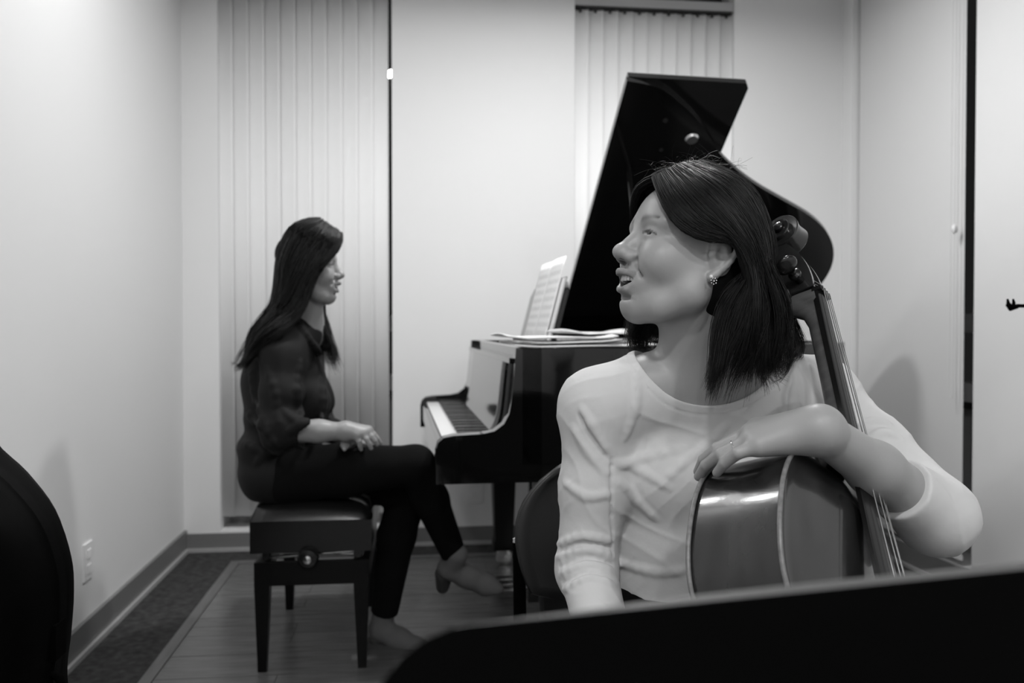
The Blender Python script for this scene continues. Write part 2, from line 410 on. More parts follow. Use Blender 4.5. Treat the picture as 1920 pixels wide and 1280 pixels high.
# bentside outline measured along the lid: (x from keyboard front, distance from the bass hinge)
bent = [(0.614, 1.453), (0.72, 1.432), (0.81, 1.374), (0.896, 1.298), (0.97, 1.213), (1.017, 1.158), (1.101, 1.084), (1.21, 1.006), (1.345, 0.928), (1.486, 0.846), (1.591, 0.758), (1.669, 0.651), (1.712, 0.53), (1.715, 0.40), (1.68, 0.26), (1.60, 0.12), (1.46, 0.02), (1.36, 0.0)]
bentc = catmull(bent, 4)
def lid_poly(inset=0.0):
    P = [(max(x - inset, 0.614), max(v - inset, 0)) for x, v in bentc]
    return P + [(0.614, 0.0)]
# case rim: same footprint, y = PWD + .01 - v
rim_out = [(x - 0.012, min(max(PWD + 0.010 - v, 0.0), PWD)) for x, v in bentc]
rim_out[0] = (0.60, 0.0)
case_poly = [(0.245, 0.0)] + rim_out + [(0.245, PWD)]
def offset_poly(P, d):
    P = np.asarray(P, float); n = len(P); out = []
    for i in range(n):
        a, b, c = P[i - 1], P[i], P[(i + 1) % n]
        e1 = b - a; e2 = c - b
        e1 /= np.linalg.norm(e1) + 1e-9; e2 /= np.linalg.norm(e2) + 1e-9
        nn = np.array([-e1[1] - e2[1], e1[0] + e2[0]]); nn /= max(np.linalg.norm(nn), 1e-6)
        out.append(b + nn * d)
    return np.array(out)
def rim_mesh(name, P, t, z0, z1, m, parent):
    A = np.asarray(P, float); B = offset_poly(A, t); n = len(A); bm = bmesh.new()
    r = [[bm.verts.new((p[0], p[1], z)) for p in Q] for Q, z in ((A, z0), (A, z1), (B, z1), (B, z0))]
    for k in range(4):
        for i in range(n):
            bm.faces.new((r[k][i], r[k][(i + 1) % n], r[(k + 1) % 4][(i + 1) % n], r[(k + 1) % 4][i]))
    return from_bm(name, bm, m, parent, smooth=True)
rim_mesh('rim', case_poly, 0.045, 0.655, 0.985, M_LACQ, PIANO)
inner = offset_poly(case_poly, 0.046)
bm = bmesh.new(); prism(bm, [tuple(p) for p in inner], 0.78, 0.79, lambda a, b, h: (a, b, h)); from_bm('soundboard', bm, M_SOUND, PIANO)
pl = [p for p in offset_poly(case_poly, 0.075)]
bm = bmesh.new(); prism(bm, [(max(p[0], 0.62), p[1]) for p in pl], 0.85, 0.868, lambda a, b, h: (a, b, h)); from_bm('iron_plate', bm, M_PLATE, PIANO)
multi_tube('strings', [([(0.66, 0.12 + 0.0205 * i, 0.875), (min(1.60, 1.02 + 0.0125 * i) if i < 45 else 1.55, 0.12 + 0.0205 * i, 0.875)], 0.0012) for i in range(60)], M_PLATE, PIANO, 4)['kind'] = 'stuff'
# underside beams
box('bottom_frame', (0.30, 0.06, 0.60), (0.42, PWD - 0.06, 0.66), M_SATIN, PIANO)
for s in (0.35, 0.75, 1.1): box('bottom_brace', (0.42, s, 0.66), (1.25 if s > 0.5 else 0.9, s + 0.07, 0.72), M_SATIN, PIANO)
# cheeks (key arms) with the S-curved front
S = [(0.0, 0.605), (0.0, 0.700), (0.006, 0.722), (0.022, 0.736), (0.05, 0.741), (0.13, 0.745), (0.165, 0.752), (0.192, 0.772), (0.207, 0.80), (0.214, 0.84), (0.220, 0.90), (0.226, 0.985), (0.30, 0.985), (0.30, 0.605)]
for nm, y0, y1 in (('treble_cheek', 0.0, 0.052), ('bass_cheek', PWD - 0.052, PWD)):
    bm = bmesh.new(); prism(bm, S, y0, y1, lambda a, b, h: (a, h, b)); from_bm(nm, bm, M_LACQ, PIANO, bevel=0.004)
box('keybed', (0.012, 0.053, 0.605), (0.30, PWD - 0.053, 0.668), M_LACQ, PIANO, bevel=0.004)
box('keyslip', (0.006, 0.053, 0.655), (0.024, PWD - 0.053, 0.712), M_LACQ, PIANO, bevel=0.003)
for nm, y0, y1 in (('key_block', 0.053, 0.098), ('key_block', PWD - 0.098, PWD - 0.053)): box(nm, (0.026, y0, 0.669), (0.20, y1, 0.726), M_LACQ, PIANO, bevel=0.006)
K0 = 0.099; KW = (PWD - 2 * K0) / 52
boxes('white_keys', [((0.026, K0 + i * KW + 0.0005, 0.690), (0.175, K0 + (i + 1) * KW - 0.0005, 0.718)) for i in range(52)], M_IVORY, PIANO)['kind'] = 'stuff'
bk = []
for i in range(51):   # treble (near) to bass: count from the C at the near end
    if (i % 7) in (1, 2, 3, 5, 6):
        yc = K0 + (i + 1) * KW; bk.append(((0.076, yc - 0.0055, 0.7181), (0.174, yc + 0.0055, 0.7295)))
boxes('black_keys', bk, M_EBONY, PIANO)['kind'] = 'stuff'
box('key_felt', (0.172, K0, 0.7), (0.178, PWD - K0, 0.722), M_FELT, PIANO)
# opened fallboard: curved glossy board rising behind the keys
fp = catmull([(0.178, 0.722), (0.192, 0.742), (0.203, 0.775), (0.210, 0.82), (0.216, 0.88), (0.221, 0.925), (0.223, 0.94)], 4)
G = np.array([[(x, yy, z) for x, z in fp] for yy in np.linspace(0.054, PWD - 0.054, 8)])
grid_mesh('fallboard', G, M_LACQ, PIANO, thick=0.012)
box('fallboard_rail', (0.214, 0.0535, 0.941), (0.262, PWD - 0.0535, 0.956), M_LACQ, PIANO, bevel=0.004)
lathe('fallboard_buffer', [(0.008, 0), (0.010, 0.004), (0.010, 0.014), (0.006, 0.02)], M_FELT, PIANO, 10, (0.214, 0.10, 0.925), 'X')
# shelf of the music desk
box('desk_shelf', (0.262, 0.047, 0.955), (0.60, PWD - 0.047, 0.975), M_LACQ, PIANO, bevel=0.003)
md0 = empty('music_desk', (0.395, 0.74, 0.976)); md0.parent = PIANO
bm = bmesh.new(); prism(bm, [(-0.36, 0.0), (0.36, 0.0), (0.36, 0.19), (0.30, 0.222), (-0.30, 0.222), (-0.36, 0.19)], 0.0, 0.014, lambda a, b, h: (b * 0.26 + h, a, b)); from_bm('desk_panel', bm, M_LACQ, md0, bevel=0.003)
bm = bmesh.new(); bm_box(bm, (-0.045, -0.36, 0.0), (-0.001, 0.36, 0.010)); from_bm('desk_ledge', bm, M_LACQ, md0, bevel=0.002)
# lid: main panel hinged on the bass side, front flap folded back on top of it
AL = 0.608
LID = empty('lid', (0, PWD + 0.010, 0.990)); LID.parent = PIANO
ca, sa = math.cos(AL), math.sin(AL)
def lidp(x, v, h): return (x, -v * ca + h * sa, v * sa + h * ca)
bm = bmesh.new(); prism(bm, lid_poly(), 0.0, 0.020, lidp); from_bm('main_lid', bm, M_LACQ, LID, bevel=0.005)
bm = bmesh.new(); prism(bm, [(0.622, 0.012), (1.030, 0.012), (1.030, 1.425), (1.018, 1.445), (0.622, 1.453)], 0.0215, 0.0415, lidp); from_bm('front_flap', bm, M_LACQ, LID, bevel=0.005)
tube('front_hinge', [lidp(0.618, 0.03, 0.021), lidp(0.618, 1.43, 0.021)], 0.004, M_BRASS, LID, 8)
for x, v in ((0.895, 1.222),): # prop cup under the lid
    p = lidp(x, v, -0.001); q = lidp(x, v, -0.008)
    tube('prop_cup', [p, q], [0.024, 0.019], M_BRASS, LID, 16)
p = lidp(0.78, 1.30, -0.0005); q = lidp(0.78, 1.30, -0.004); tube('lid_buffer', [p, q], 0.009, M_FELT, LID, 12)
p = lidp(0.80, 1.17, -0.0005); q = lidp(0.80, 1.17, -0.004); tube('lid_buffer', [p, q], 0.007, M_FELT, LID, 12)
pr = lidp(0.70, 1.09, -0.004)
tube('prop_stick', [(0.64, 0.065, 0.972), (pr[0], PWD + 0.010 + pr[1], 0.990 + pr[2])], 0.009, M_LACQ, PIANO, 10)
# legs with casters, pedal lyre
def piano_leg(x, y):
    l = empty('leg', (x, y, 0)); l.parent = PIANO
    bm = bmesh.new()
    for (w0, z0), (w1, z1) in (((0.062, 0.60), (0.062, 0.48)), ((0.062, 0.48), (0.052, 0.46)), ((0.052, 0.46), (0.040, 0.12)), ((0.040, 0.12), (0.046, 0.10)), ((0.046, 0.10), (0.046, 0.07))):
        vs = [bm.verts.new((sx * w, sy * w, z)) for w, z in ((w0, z0), (w1, z1)) for sx, sy in ((-1, -1), (1, -1), (1, 1), (-1, 1))]
        for i in range(4): bm.faces.new((vs[i], vs[(i + 1) % 4], vs[4 + (i + 1) % 4], vs[4 + i]))
    bmesh.ops.remove_doubles(bm, verts=bm.verts, dist=1e-5)
    bmesh.ops.holes_fill(bm, edges=bm.edges)
    from_bm('leg_post', bm, M_SATIN, l, bevel=0.003)
    lathe('caster_wheel', [(0.012, -0.014), (0.034, -0.012), (0.036, 0.0), (0.034, 0.012), (0.012, 0.014)], M_BRASS, l, 20, (0, 0, 0.0365), 'Y')
    box('caster_fork', (-0.016, -0.02, 0.046), (0.016, 0.02, 0.07), M_BRASS, l, bevel=0.003)
for x, y in ((0.36, 0.10), (0.36, PWD - 0.10), (1.45, PWD - 0.42)): piano_leg(x, y)
ly = empty('pedal_lyre', (0.36, PWD / 2, 0)); ly.parent = PIANO
box('pedal_box', (-0.01, -0.15, 0.075), (0.10, 0.15, 0.145), M_LACQ, ly, bevel=0.005)
for s in (-1, 1):
    tube('lyre_post', [(0.045, s * 0.075, 0.146), (0.045, s * 0.085, 0.40), (0.045, s * 0.075, 0.599)], 0.017, M_LACQ, ly, 12)
    tube('lyre_brace', [(0.095, s * 0.06, 0.12), (0.42, s * 0.06, 0.66)], 0.006, M_BRASS, ly, 8)
for s in (-1, 0, 1):
    bm = bmesh.new(); prism(bm, [(-0.12, -0.016), (-0.10, -0.021), (-0.05, -0.013), (0.02, -0.008), (0.02, 0.008), (-0.05, 0.013), (-0.10, 0.021), (-0.12, 0.016)], 0.079, 0.086, lambda a, b, h, s=s: (a, s * 0.065 + b, h + 0.02)); from_bm('pedal', bm, M_BRASS, ly, bevel=0.002)

# ---- music on the piano
def pt(x, y, z):   # piano local -> world
    c, s = math.cos(0.023), math.sin(0.023); return np.array([0.062 + c * x - s * y, 2.387 + s * x + c * y, z])
def page(name, y0, y1, h, off, lean, curl, m, label=None, thick=0.0008):
    G = []
    for i, yy in enumerate(np.linspace(y0, y1, 10)):
        t = i / 9; rowp = []
        for j, zz in enumerate(np.linspace(0, h, 10)):
            rowp.append(pt(0.395 - 0.002 - off + zz * lean - curl * math.sin(math.pi * t) * (0.4 + 0.6 * zz / h), yy, 0.9875 + zz * math.sqrt(1 - lean * lean)))
        G.append(rowp)
    return grid_mesh(name, np.array(G), m, None, thick=thick, uv=True)
sc = empty('sheet_music', pt(0.39, 0.62, 0.9875)); tag(sc, 'open printed score standing on the piano music desk', 'sheet music')
for nm, a in (('right_page', (0.42, 0.665, 0.305, 0.012, 0.25, 0.006)), ('left_page', (0.668, 0.915, 0.305, 0.010, 0.25, 0.006))):
    o = page(nm, *a, M_SCORE); o.parent = sc; o.matrix_parent_inverse = Matrix.Translation(-Vector(sc.location))
bk0 = empty('music_book', pt(0.40, 0.70, 0.9875)); tag(bk0, 'grey music book leaning behind the open score', 'book')
def slab_on_desk(nm, y0, y1, h, o0, o1, m, p):
    bm = bmesh.new(); ln = 0.25
    prism(bm, [(y0, 0), (y1, 0), (y1, h), (y0, h)], o0, o1, lambda a, b, hh: tuple(pt(0.395 - hh + b * ln, a, 0.9875 + b * 0.968) - np.array(p.location)))
    return from_bm(nm, bm, m, p, bevel=0.0008)
slab_on_desk('cover', 0.375, 0.93, 0.232, 0.0010, 0.0030, M_COVER, bk0); slab_on_desk('page_block', 0.380, 0.925, 0.228, 0.0032, 0.0085, M_PAPER, bk0)
def loose_paper(i, x, y, z, sx, sy, rot, label, m):
    G = []; c, s = math.cos(rot), math.sin(rot); r = random.Random(i)
    ph = r.uniform(0, 6)
    for u in np.linspace(-1, 1, 12):
        rowp = []
        for v in np.linspace(-1, 1, 9):
            a, b = u * sx / 2, v * sy / 2
            dz = 0.016 * max(0, u * u - 0.45) * (1 + 0.5 * math.sin(ph + v * 2)) + 0.0015 * math.sin(3 * u + ph) + 0.0015
            q = pt(x + c * a - s * b, y + s * a + c * b, z + dz); rowp.append(q)
        G.append(rowp)
    o = grid_mesh('paper_sheet', np.array(G), m, None, thick=0.0040)
    tag(o, label, 'paper', 'loose music papers on the piano')
    return o
loose_paper(1, 0.430, 0.155, 0.9890, 0.42, 0.30, 0.03, 'lowest sheet of the loose papers on the piano', M_PAPER)
loose_paper(2, 0.395, 0.145, 1.0010, 0.31, 0.25, -0.10, 'middle sheet of the loose papers on the piano, skewed', M_SCORE if False else M_PAPER)
loose_paper(3, 0.360, 0.160, 1.0130, 0.33, 0.27, 0.06, 'top curled sheet of the loose papers on the piano', M_PAPER)
loose_paper(4, 0.50, 0.20, 1.0250, 0.22, 0.23, 0.22, 'small folded sheet lying nearest the piano lid', M_PAPER)

# ================================================================ piano bench
BX0, BX1, BY0, BY1 = -0.490, -0.125, 2.615, 3.255
BC = ((BX0 + BX1) / 2, (BY0 + BY1) / 2)
BEN = empty('piano_bench', (BC[0], BC[1], 0)); tag(BEN, 'adjustable black leather piano bench under the seated woman', 'bench')
hx, hy = (BX1 - BX0) / 2, (BY1 - BY0) / 2
# cushion: inflated, tufted leather
nx, ny = 18, 26; G = []
for i in range(nx + 1):
    rowp = []
    for j in range(ny + 1):
        u, v = 2 * i / nx - 1, 2 * j / ny - 1
        e = (1 - abs(u) ** 4) * (1 - abs(v) ** 6)
        tf = 0.0
        for tx in (-0.5, 0.0, 0.5):
            for ty in (-0.66, -0.33, 0, 0.33, 0.66): tf += 0.007 * math.exp(-(((u - tx) * hx) ** 2 + ((v - ty) * hy) ** 2) / 0.0005)
        rowp.append((u * (hx + 0.006 * (e > 0)), v * (hy + 0.006 * (e > 0)), 0.462 + 0.066 * max(e, 0) ** 0.35 - tf))
    G.append(rowp)
G = np.array(G)
bm = bmesh.new(); V = [[bm.verts.new(G[i, j]) for j in range(ny + 1)] for i in range(nx + 1)]
for i in range(nx):
    for j in range(ny): bm.faces.new((V[i][j], V[i + 1][j], V[i + 1][j + 1], V[i][j + 1]))
ring = [V[i][0] for i in range(nx + 1)] + [V[nx][j] for j in range(1, ny + 1)] + [V[i][ny] for i in range(nx - 1, -1, -1)] + [V[0][j] for j in range(ny - 1, 0, -1)]
bm.faces.new(ring)
cu_ = from_bm('cushion', bm, M_LEATHER, BEN, smooth=True); cu_.data.set_sharp_from_angle(angle=math.radians(70))
cb_ = []
box('seat_skirt', (-hx + 0.002, -hy + 0.002, 0.366), (hx - 0.002, hy - 0.002, 0.461), M_LEATHER, BEN, bevel=0.008)
# lifting mechanism
for s in (-1, 1):
    tube('scissor_bar', [(-hx + 0.05, s * (hy - 0.06), 0.338), (hx - 0.05, s * (hy - 0.06), 0.352)], 0.005, M_STEEL, BEN, 8)
    tube('scissor_bar', [(-hx + 0.05, s * (hy - 0.075), 0.352), (hx - 0.05, s * (hy - 0.075), 0.338)], 0.005, M_STEEL, BEN, 8)
for s in (-1, 1):
    lathe('adjuster_knob', [(0.004, -0.03), (0.008, -0.02), (0.026, -0.018), (0.032, -0.010), (0.032, 0.002), (0.026, 0.010), (0.010, 0.012), (0.010, 0.06)], M_EBONY, BEN, 22, (-0.008, s * (hy + 0.004), 0.352), 'Y').rotation_euler = (0, 0, 0 if s < 0 else math.pi)
    lathe('knob_cap', [(0.002, -0.002), (0.012, 0.0), (0.012, 0.003)], M_STEEL, BEN, 14, (-0.008, s * (hy + 0.0345) * 1.0, 0.352), 'Y')
for sx in (-1, 1):
    for sy in (-1, 1): lathe('hinge_roller', [(0.012, -0.015), (0.014, -0.012), (0.014, 0.012), (0.012, 0.015)], M_EBONY, BEN, 14, (sx * (hx - 0.045), sy * (hy - 0.04), 0.352), 'Y')
# lower frame and legs
fx, fy = hx - 0.012, hy - 0.012
for s in (-1, 1):
    box('apron', (-fx + 0.045, s * fy - (0.02 if s > 0 else 0), 0.264), (fx - 0.045, s * fy + (0.02 if s < 0 else 0), 0.335), M_BENCHW, BEN, bevel=0.003)
    box('apron', (s * fx - (0.02 if s > 0 else 0), -fy + 0.045, 0.264), (s * fx + (0.02 if s < 0 else 0), fy - 0.045, 0.335), M_BENCHW, BEN, bevel=0.003)
for sx in (-1, 1):
    for sy in (-1, 1):
        bm = bmesh.new()
        q = lambda w, z: [bm.verts.new((sx * (fx - a * w), sy * (fy - b * w), z)) for a, b in ((0, 0), (1, 0), (1, 1), (0, 1))]
        a, b, c = q(0.046, 0.336), q(0.046, 0.264), [bm.verts.new((sx * (fx - 0.008 - a * 0.026), sy * (fy - 0.008 - b * 0.026), 0.0005)) for a, b in ((0, 0), (1, 0), (1, 1), (0, 1))]
        for r0, r1 in ((a, b), (b, c)):
            for i in range(4): bm.faces.new((r0[i], r0[(i + 1) % 4], r1[(i + 1) % 4], r1[i]))
        bm.faces.new(a); bm.faces.new(c)
        from_bm('leg', bm, M_BENCHW, BEN, bevel=0.002)

# ================================================================ cello
CEL_T = np.array([0.56185, 1.08211, 0.86861])
def rot3(a, b, c):
    Rz = Matrix.Rotation(a, 3, 'Z'); Rx = Matrix.Rotation(b, 3, 'X'); Ry = Matrix.Rotation(c, 3, 'Y'); return Rz @ Rx @ Ry
CEL_R = rot3(-0.34965, 0.95363, 1.02096)
CEL_RN = np.array(CEL_R)
def cw(p): return CEL_RN @ np.asarray(p, float) + CEL_T      # cello local -> world
CEL = bpy.data.objects.new('cello', None); COL.objects.link(CEL); CEL.empty_display_size = 0.05
CEL.matrix_world = Matrix.Translation(Vector(CEL_T)) @ CEL_R.to_4x4()
tag(CEL, 'varnished cello leaning back against the woman in the pale shirt', 'cello')
M_VARN = mat('cello_varnish', 0.0175, 0.17, 0.5, noise=(22, 0.9, (1, 0.4, 1)), bump=(120, 0.05), coat=0.5)
M_VARN2 = mat('cello_neck_wood', 0.095, 0.32, 0.45, noise=(30, 0.35, (0.4, 3.0, 1)))
M_VARN3 = mat('cello_scroll_wood', 0.018, 0.2, 0.5, noise=(30, 0.3), coat=0.3)
M_EDGE = mat('worn_cello_edge', 0.16, 0.35, 0.5, noise=(120, 0.35))
half = [(0.028, 0.0), (0.08, -.012), (.125, -.045), (.153, -.09), (.1665, -.150), (.1645, -.198), (.149, -.236), (.150, -.262), (.128, -.275), (.118, -.32), (.117, -.36), (.128, -.41), (.150, -.455), (.190, -.47), (.182, -.49), (.205, -.53), (.218, -.585), (.213, -.645), (.185, -.705), (.13, -.743), (.06, -.754), (0, -.755)]
hc = catmull(half, 5)
outl = np.array([(-x, y) for x, y in hc] + [(x, y) for x, y in hc[::-1][1:]])    # bass side down, treble side up
def ringpts(P, z): return np.c_[P, np.full(len(P), z)]
def inset(P, d): return offset_poly(P, d)
n_o = len(outl)
sgn = 1 if np.sum(outl[:, 0] * np.roll(outl[:, 1], -1) - np.roll(outl[:, 0], -1) * outl[:, 1]) > 0 else -1
inn = offset_poly(outl, 0.0035 * sgn)
rb = []
for z in (-0.117, -0.08, -0.04, -0.001): rb.append(ringpts(inn, z))
grid_mesh('ribs', np.array(rb).transpose(1, 0, 2), M_VARN, CEL, closed_u=True)
def plate(name, z0, arch, sg, m):
    """arched plate; sg +1 front, -1 back"""
    rings = [ringpts(outl, z0 - sg * 0.0045)]
    rings.append(ringpts(outl, z0))
    for t in (0.06, 0.12, 0.2, 0.3, 0.42, 0.56, 0.72, 0.88, 1.0):
        sp = np.c_[np.zeros(n_o), np.clip(outl[:, 1], -0.66, -0.09)]
        Q = outl * (1 - t) + sp * t
        zz = -0.0015 * math.sin(math.pi * min(t / 0.12, 1)) + arch * (0.5 - 0.5 * math.cos(math.pi * max(t - 0.06, 0) / 0.94)) ** 0.8
        rings.append(np.c_[Q, np.full(n_o, z0 + sg * zz)])
    o = grid_mesh(name, np.array(rings).transpose(1, 0, 2), m, CEL, closed_u=True)
    bm = bmesh.new(); bm.from_mesh(o.data); bmesh.ops.remove_doubles(bm, verts=bm.verts, dist=1e-4); bmesh.ops.recalc_face_normals(bm, faces=bm.faces); bm.to_mesh(o.data); bm.free(); o.data.shade_smooth()
    return o
plate('top_plate', 0.0035, 0.024, 1, M_VARN); plate('back_plate', -0.1205, 0.022, -1, M_VARN)
for nm, z in (('front_edge', 0.0012), ('back_edge', -0.1185)):
    P = ringpts(outl, z); tube(nm, np.r_[P, P[:1]], 0.0031, M_EDGE, CEL, 8, cap=False)
# f-holes
for s in (-1, 1):
    fh = catmull([(s * 0.045, -0.33), (s * 0.036, -0.322), (s * 0.038, -0.345), (s * 0.060, -0.40), (s * 0.082, -0.455), (s * 0.085, -0.475), (s * 0.074, -0.468)], 6)
    pts = []
    for x, y in fh:
        pts.append((x, y, 0.0035 + 0.024 * (1 - (abs(x) / 0.13) ** 2) ** 0.9 - 0.0025))
    tube('f_hole', pts, 0.0042, M_FELT, CEL, 8)
FBL = lambda y: 0.0375 - (0.0375 + 0.0) / 0.28 * y * 0.93         # fingerboard top height at y
# neck: handle between heel and nut
secs = []
for y, wd, dp in ((-0.012, 0.026, 0.150), (-0.002, 0.0235, 0.135), (0.006, 0.0215, 0.100), (0.018, 0.0200, 0.055), (0.034, 0.0190, 0.034), (0.06, 0.0185, 0.0275), (0.12, 0.0172, 0.0262), (0.18, 0.016, 0.0255), (0.225, 0.0152, 0.0255), (0.245, 0.0150, 0.031), (0.256, 0.0152, 0.046), (0.266, 0.0155, 0.060), (0.276, 0.0160, 0.064), (0.284, 0.0165, 0.064)):
    zt = FBL(y) - 0.008; rowp = []
    for a in np.linspace(0, math.pi, 13):
        rowp.append((-math.cos(a) * wd * (1 if dp < 0.05 else 1), y, zt - math.sin(a) ** (1.0 if dp < 0.05 else 0.6) * dp))
    secs.append(rowp)
grid_mesh('neck', np.array(secs), M_VARN2, CEL)
# fingerboard
secs = []
for y in np.linspace(0.279, -0.30, 12):
    t = (0.279 - y) / 0.579; wd = 0.0155 + 0.0155 * t; zt = FBL(y) if y > 0 else 0.0375 - 0.125 * y; rowp = []
    for a in np.linspace(-1, 1, 9): rowp.append((a * wd, y, zt - 0.0045 * a * a * (0.8 + t)))
    rowp += [(wd * 0.96, y, zt - 0.0125), (-wd * 0.96, y, zt - 0.0125)]; rowp.append(rowp[0]); secs.append(rowp)
G = np.array(secs); fb = grid_mesh('fingerboard', G, M_EBONY, CEL)
bm = bmesh.new(); bm.from_mesh(fb.data); bmesh.ops.remove_doubles(bm, verts=bm.verts, dist=1e-5); bmesh.ops.holes_fill(bm, edges=bm.edges); bmesh.ops.recalc_face_normals(bm, faces=bm.faces); bm.to_mesh(fb.data); bm.free(); fb.data.shade_smooth(); fb.data.set_sharp_from_angle(angle=math.radians(35))
box('nut', (-0.0165, 0.2792, FBL(0.28) - 0.012), (0.0165, 0.2862, FBL(0.28) + 0.003), M_EBONY, CEL, bevel=0.0015)
# pegbox: two cheeks and a back, tapering towards the scroll (profile in y,z)
prof_top = [(0.286, -0.004), (0.305, -0.006), (0.330, -0.012), (0.355, -0.022), (0.378, -0.035), (0.396, -0.050), (0.404, -0.062)]
prof_bot = [(0.284, -0.066), (0.300, -0.074), (0.322, -0.082), (0.345, -0.088), (0.368, -0.090), (0.388, -0.087), (0.402, -0.080)]
T_, B_ = catmull(prof_top, 3), catmull(prof_bot, 3)
bm = bmesh.new(); rows = []
for i, (tp, bt) in enumerate(zip(T_, B_)):
    t = i / (len(T_) - 1); wd = 0.0205 - 0.006 * t; iw = wd - 0.0065
    fl = (bt[0] * 0.8 + tp[0] * 0.2, bt[1] * 0.8 + tp[1] * 0.2)
    rows.append([bm.verts.new(v) for v in ((-wd, *tp), (-wd * 1.04, (tp[0] + bt[0]) / 2, (tp[1] + bt[1]) / 2), (-wd * 0.86, *bt), (wd * 0.86, *bt), (wd * 1.04, (tp[0] + bt[0]) / 2, (tp[1] + bt[1]) / 2), (wd, *tp), (iw, *tp), (iw, *fl), (-iw, *fl), (-iw, *tp))])
for a, b in zip(rows[:-1], rows[1:]):
    for k in range(10): bm.faces.new((a[k], a[(k + 1) % 10], b[(k + 1) % 10], b[k]))
bm.faces.new(rows[0]); bm.faces.new(rows[-1])
from_bm('pegbox', bm, M_VARN3, CEL, bevel=0.0018)
# scroll: volute winding into a raised eye
cy_, cz_ = 0.424, -0.053
V = []; nth = 96; turns = 2.35
for i in range(nth + 1):
    t = i / nth; th = -2.2 + turns * 2 * math.pi * t
    ro = 0.0295 * (1 - t) ** 0.85 + 0.0068; bw = 0.0130 * (1 - t) + 0.0050
    wd = 0.0150 + 0.0120 * min(1, t * 1.4)
    cth, sth = math.cos(th), math.sin(th)
    d = (-cth, sth)    # direction in (y, z)
    o_ = (cy_ + ro * d[0] * 0.98, cz_ + ro * d[1]); n_ = (cy_ + (ro - bw) * d[0], cz_ + (ro - bw) * d[1]); mm = (cy_ + (ro - 0.0015) * d[0], cz_ + (ro - 0.0015) * d[1])
    V.append([(-wd, *mm), (-wd + 0.0018, *o_), (0, cy_ + (ro - 0.003) * d[0], cz_ + (ro - 0.003) * d[1]), (wd - 0.0018, *o_), (wd, *mm), (wd - 0.001, *n_), (-wd + 0.001, *n_), (-wd, *mm)])
sc_ = grid_mesh('scroll', np.array(V), M_VARN3, CEL); sc_.data.set_sharp_from_angle(angle=math.radians(40))
lathe('scroll_eye', [(0.0060, -0.0300), (0.0080, -0.0285), (0.0080, 0.0285), (0.0060, 0.0300)], M_VARN3, CEL, 18, (0, cy_, cz_), 'X')
# pegs: two on each side; the near lower one ends in a steel ball
def peg(y, z, side, ball, off=(0.0, 0.0), big=1.0):
    p = empty('peg', (0, y, z)); p.parent = CEL; s = side
    if ball: p.rotation_euler = (0, 0, math.atan2(off[0], 0.066))
    prof = [(0.0055, 0.02 * s), (0.0068, -0.022 * s), (0.0072, -0.034 * s), (0.010, -0.036 * s), (0.010, -0.040 * s), (0.006, -0.043 * s), (0.006, -0.049 * s)]
    lathe('shaft', prof[::-1] if s > 0 else prof, M_EBONY, p, 14, axis='X')
    bm = bmesh.new(); bmesh.ops.create_uvsphere(bm, u_segments=20, v_segments=14, radius=1.0)
    for v in bm.verts: v.co = Vector((-s * 0.064 + v.co.x * 0.017, v.co.y * 0.0175 * big, v.co.z * (0.0085 - 0.002 * abs(v.co.x)) * big))
    h = from_bm('peg_head', bm, M_EBONY, p, smooth=True); h.rotation_euler = (math.radians(-35 if ball else 60), 0, 0)
    if ball:
        bm = bmesh.new(); bmesh.ops.create_uvsphere(bm, u_segments=16, v_segments=10, radius=0.0044)
        for v in bm.verts: v.co.x += -s * 0.0835
        from_bm('peg_ball', bm, M_STEEL, p, smooth=True)
peg(0.304, -0.024, 1, False, big=1.0); peg(0.298, -0.046, 1, True, off=(0.040, 0), big=1.5); peg(0.330, -0.036, -1, False); peg(0.352, -0.060, -1, False)
# bridge, strings, tailpiece, endpin
BRY = -0.405
bm = bmesh.new(); prism(bm, [(-0.046, 0.026), (-0.030, 0.026), (-0.026, 0.045), (-0.010, 0.040), (0.010, 0.040), (0.026, 0.045), (0.030, 0.026), (0.046, 0.026), (0.044, 0.086), (0.026, 0.096), (0, 0.101), (-0.026, 0.096), (-0.044, 0.086)], BRY - 0.004, BRY + 0.004, lambda a, b, h: (a, h, b)); from_bm('bridge', bm, M_VARN2, CEL, bevel=0.001)
for k, (xn, xb) in enumerate(((-0.011, -0.024), (-0.0037, -0.008), (0.0037, 0.008), (0.011, 0.024))):
    tube('string', [(xn * 0.7, 0.330 - 0.01 * k, -0.03), (xn, 0.2865, FBL(0.28) + 0.0038), (xb, BRY, 0.102 - 9 * xb * xb), (xb * 0.8, -0.50, 0.070)], 0.0010 - 0.00016 * k, M_STEEL, CEL, 6)
bm = bmesh.new(); prism(bm, [(-0.026, -0.50), (0.026, -0.50), (0.016, -0.735), (-0.016, -0.735)], 0.0, 1.0, lambda a, b, h: (a, b, 0.050 + (b + 0.735) * 0.09 + 0.010 * h - 6 * a * a)); from_bm('tailpiece', bm, M_EBONY, CEL, bevel=0.002)
ep0 = cw((0, -0.757, -0.058)); ax = -CEL_RN[:, 1]; L_ = ep0[2] / -ax[2]
lathe('endpin_collar', [(0.014, -0.756), (0.013, -0.78), (0.008, -0.79)], M_EBONY, CEL, 16, (0, 0, -0.058), 'Y')
tube('endpin', [(0, -0.757, -0.058), (0, -0.757 - L_ + 0.004, -0.058)], [0.005, 0.004], M_STEEL, CEL, 10)

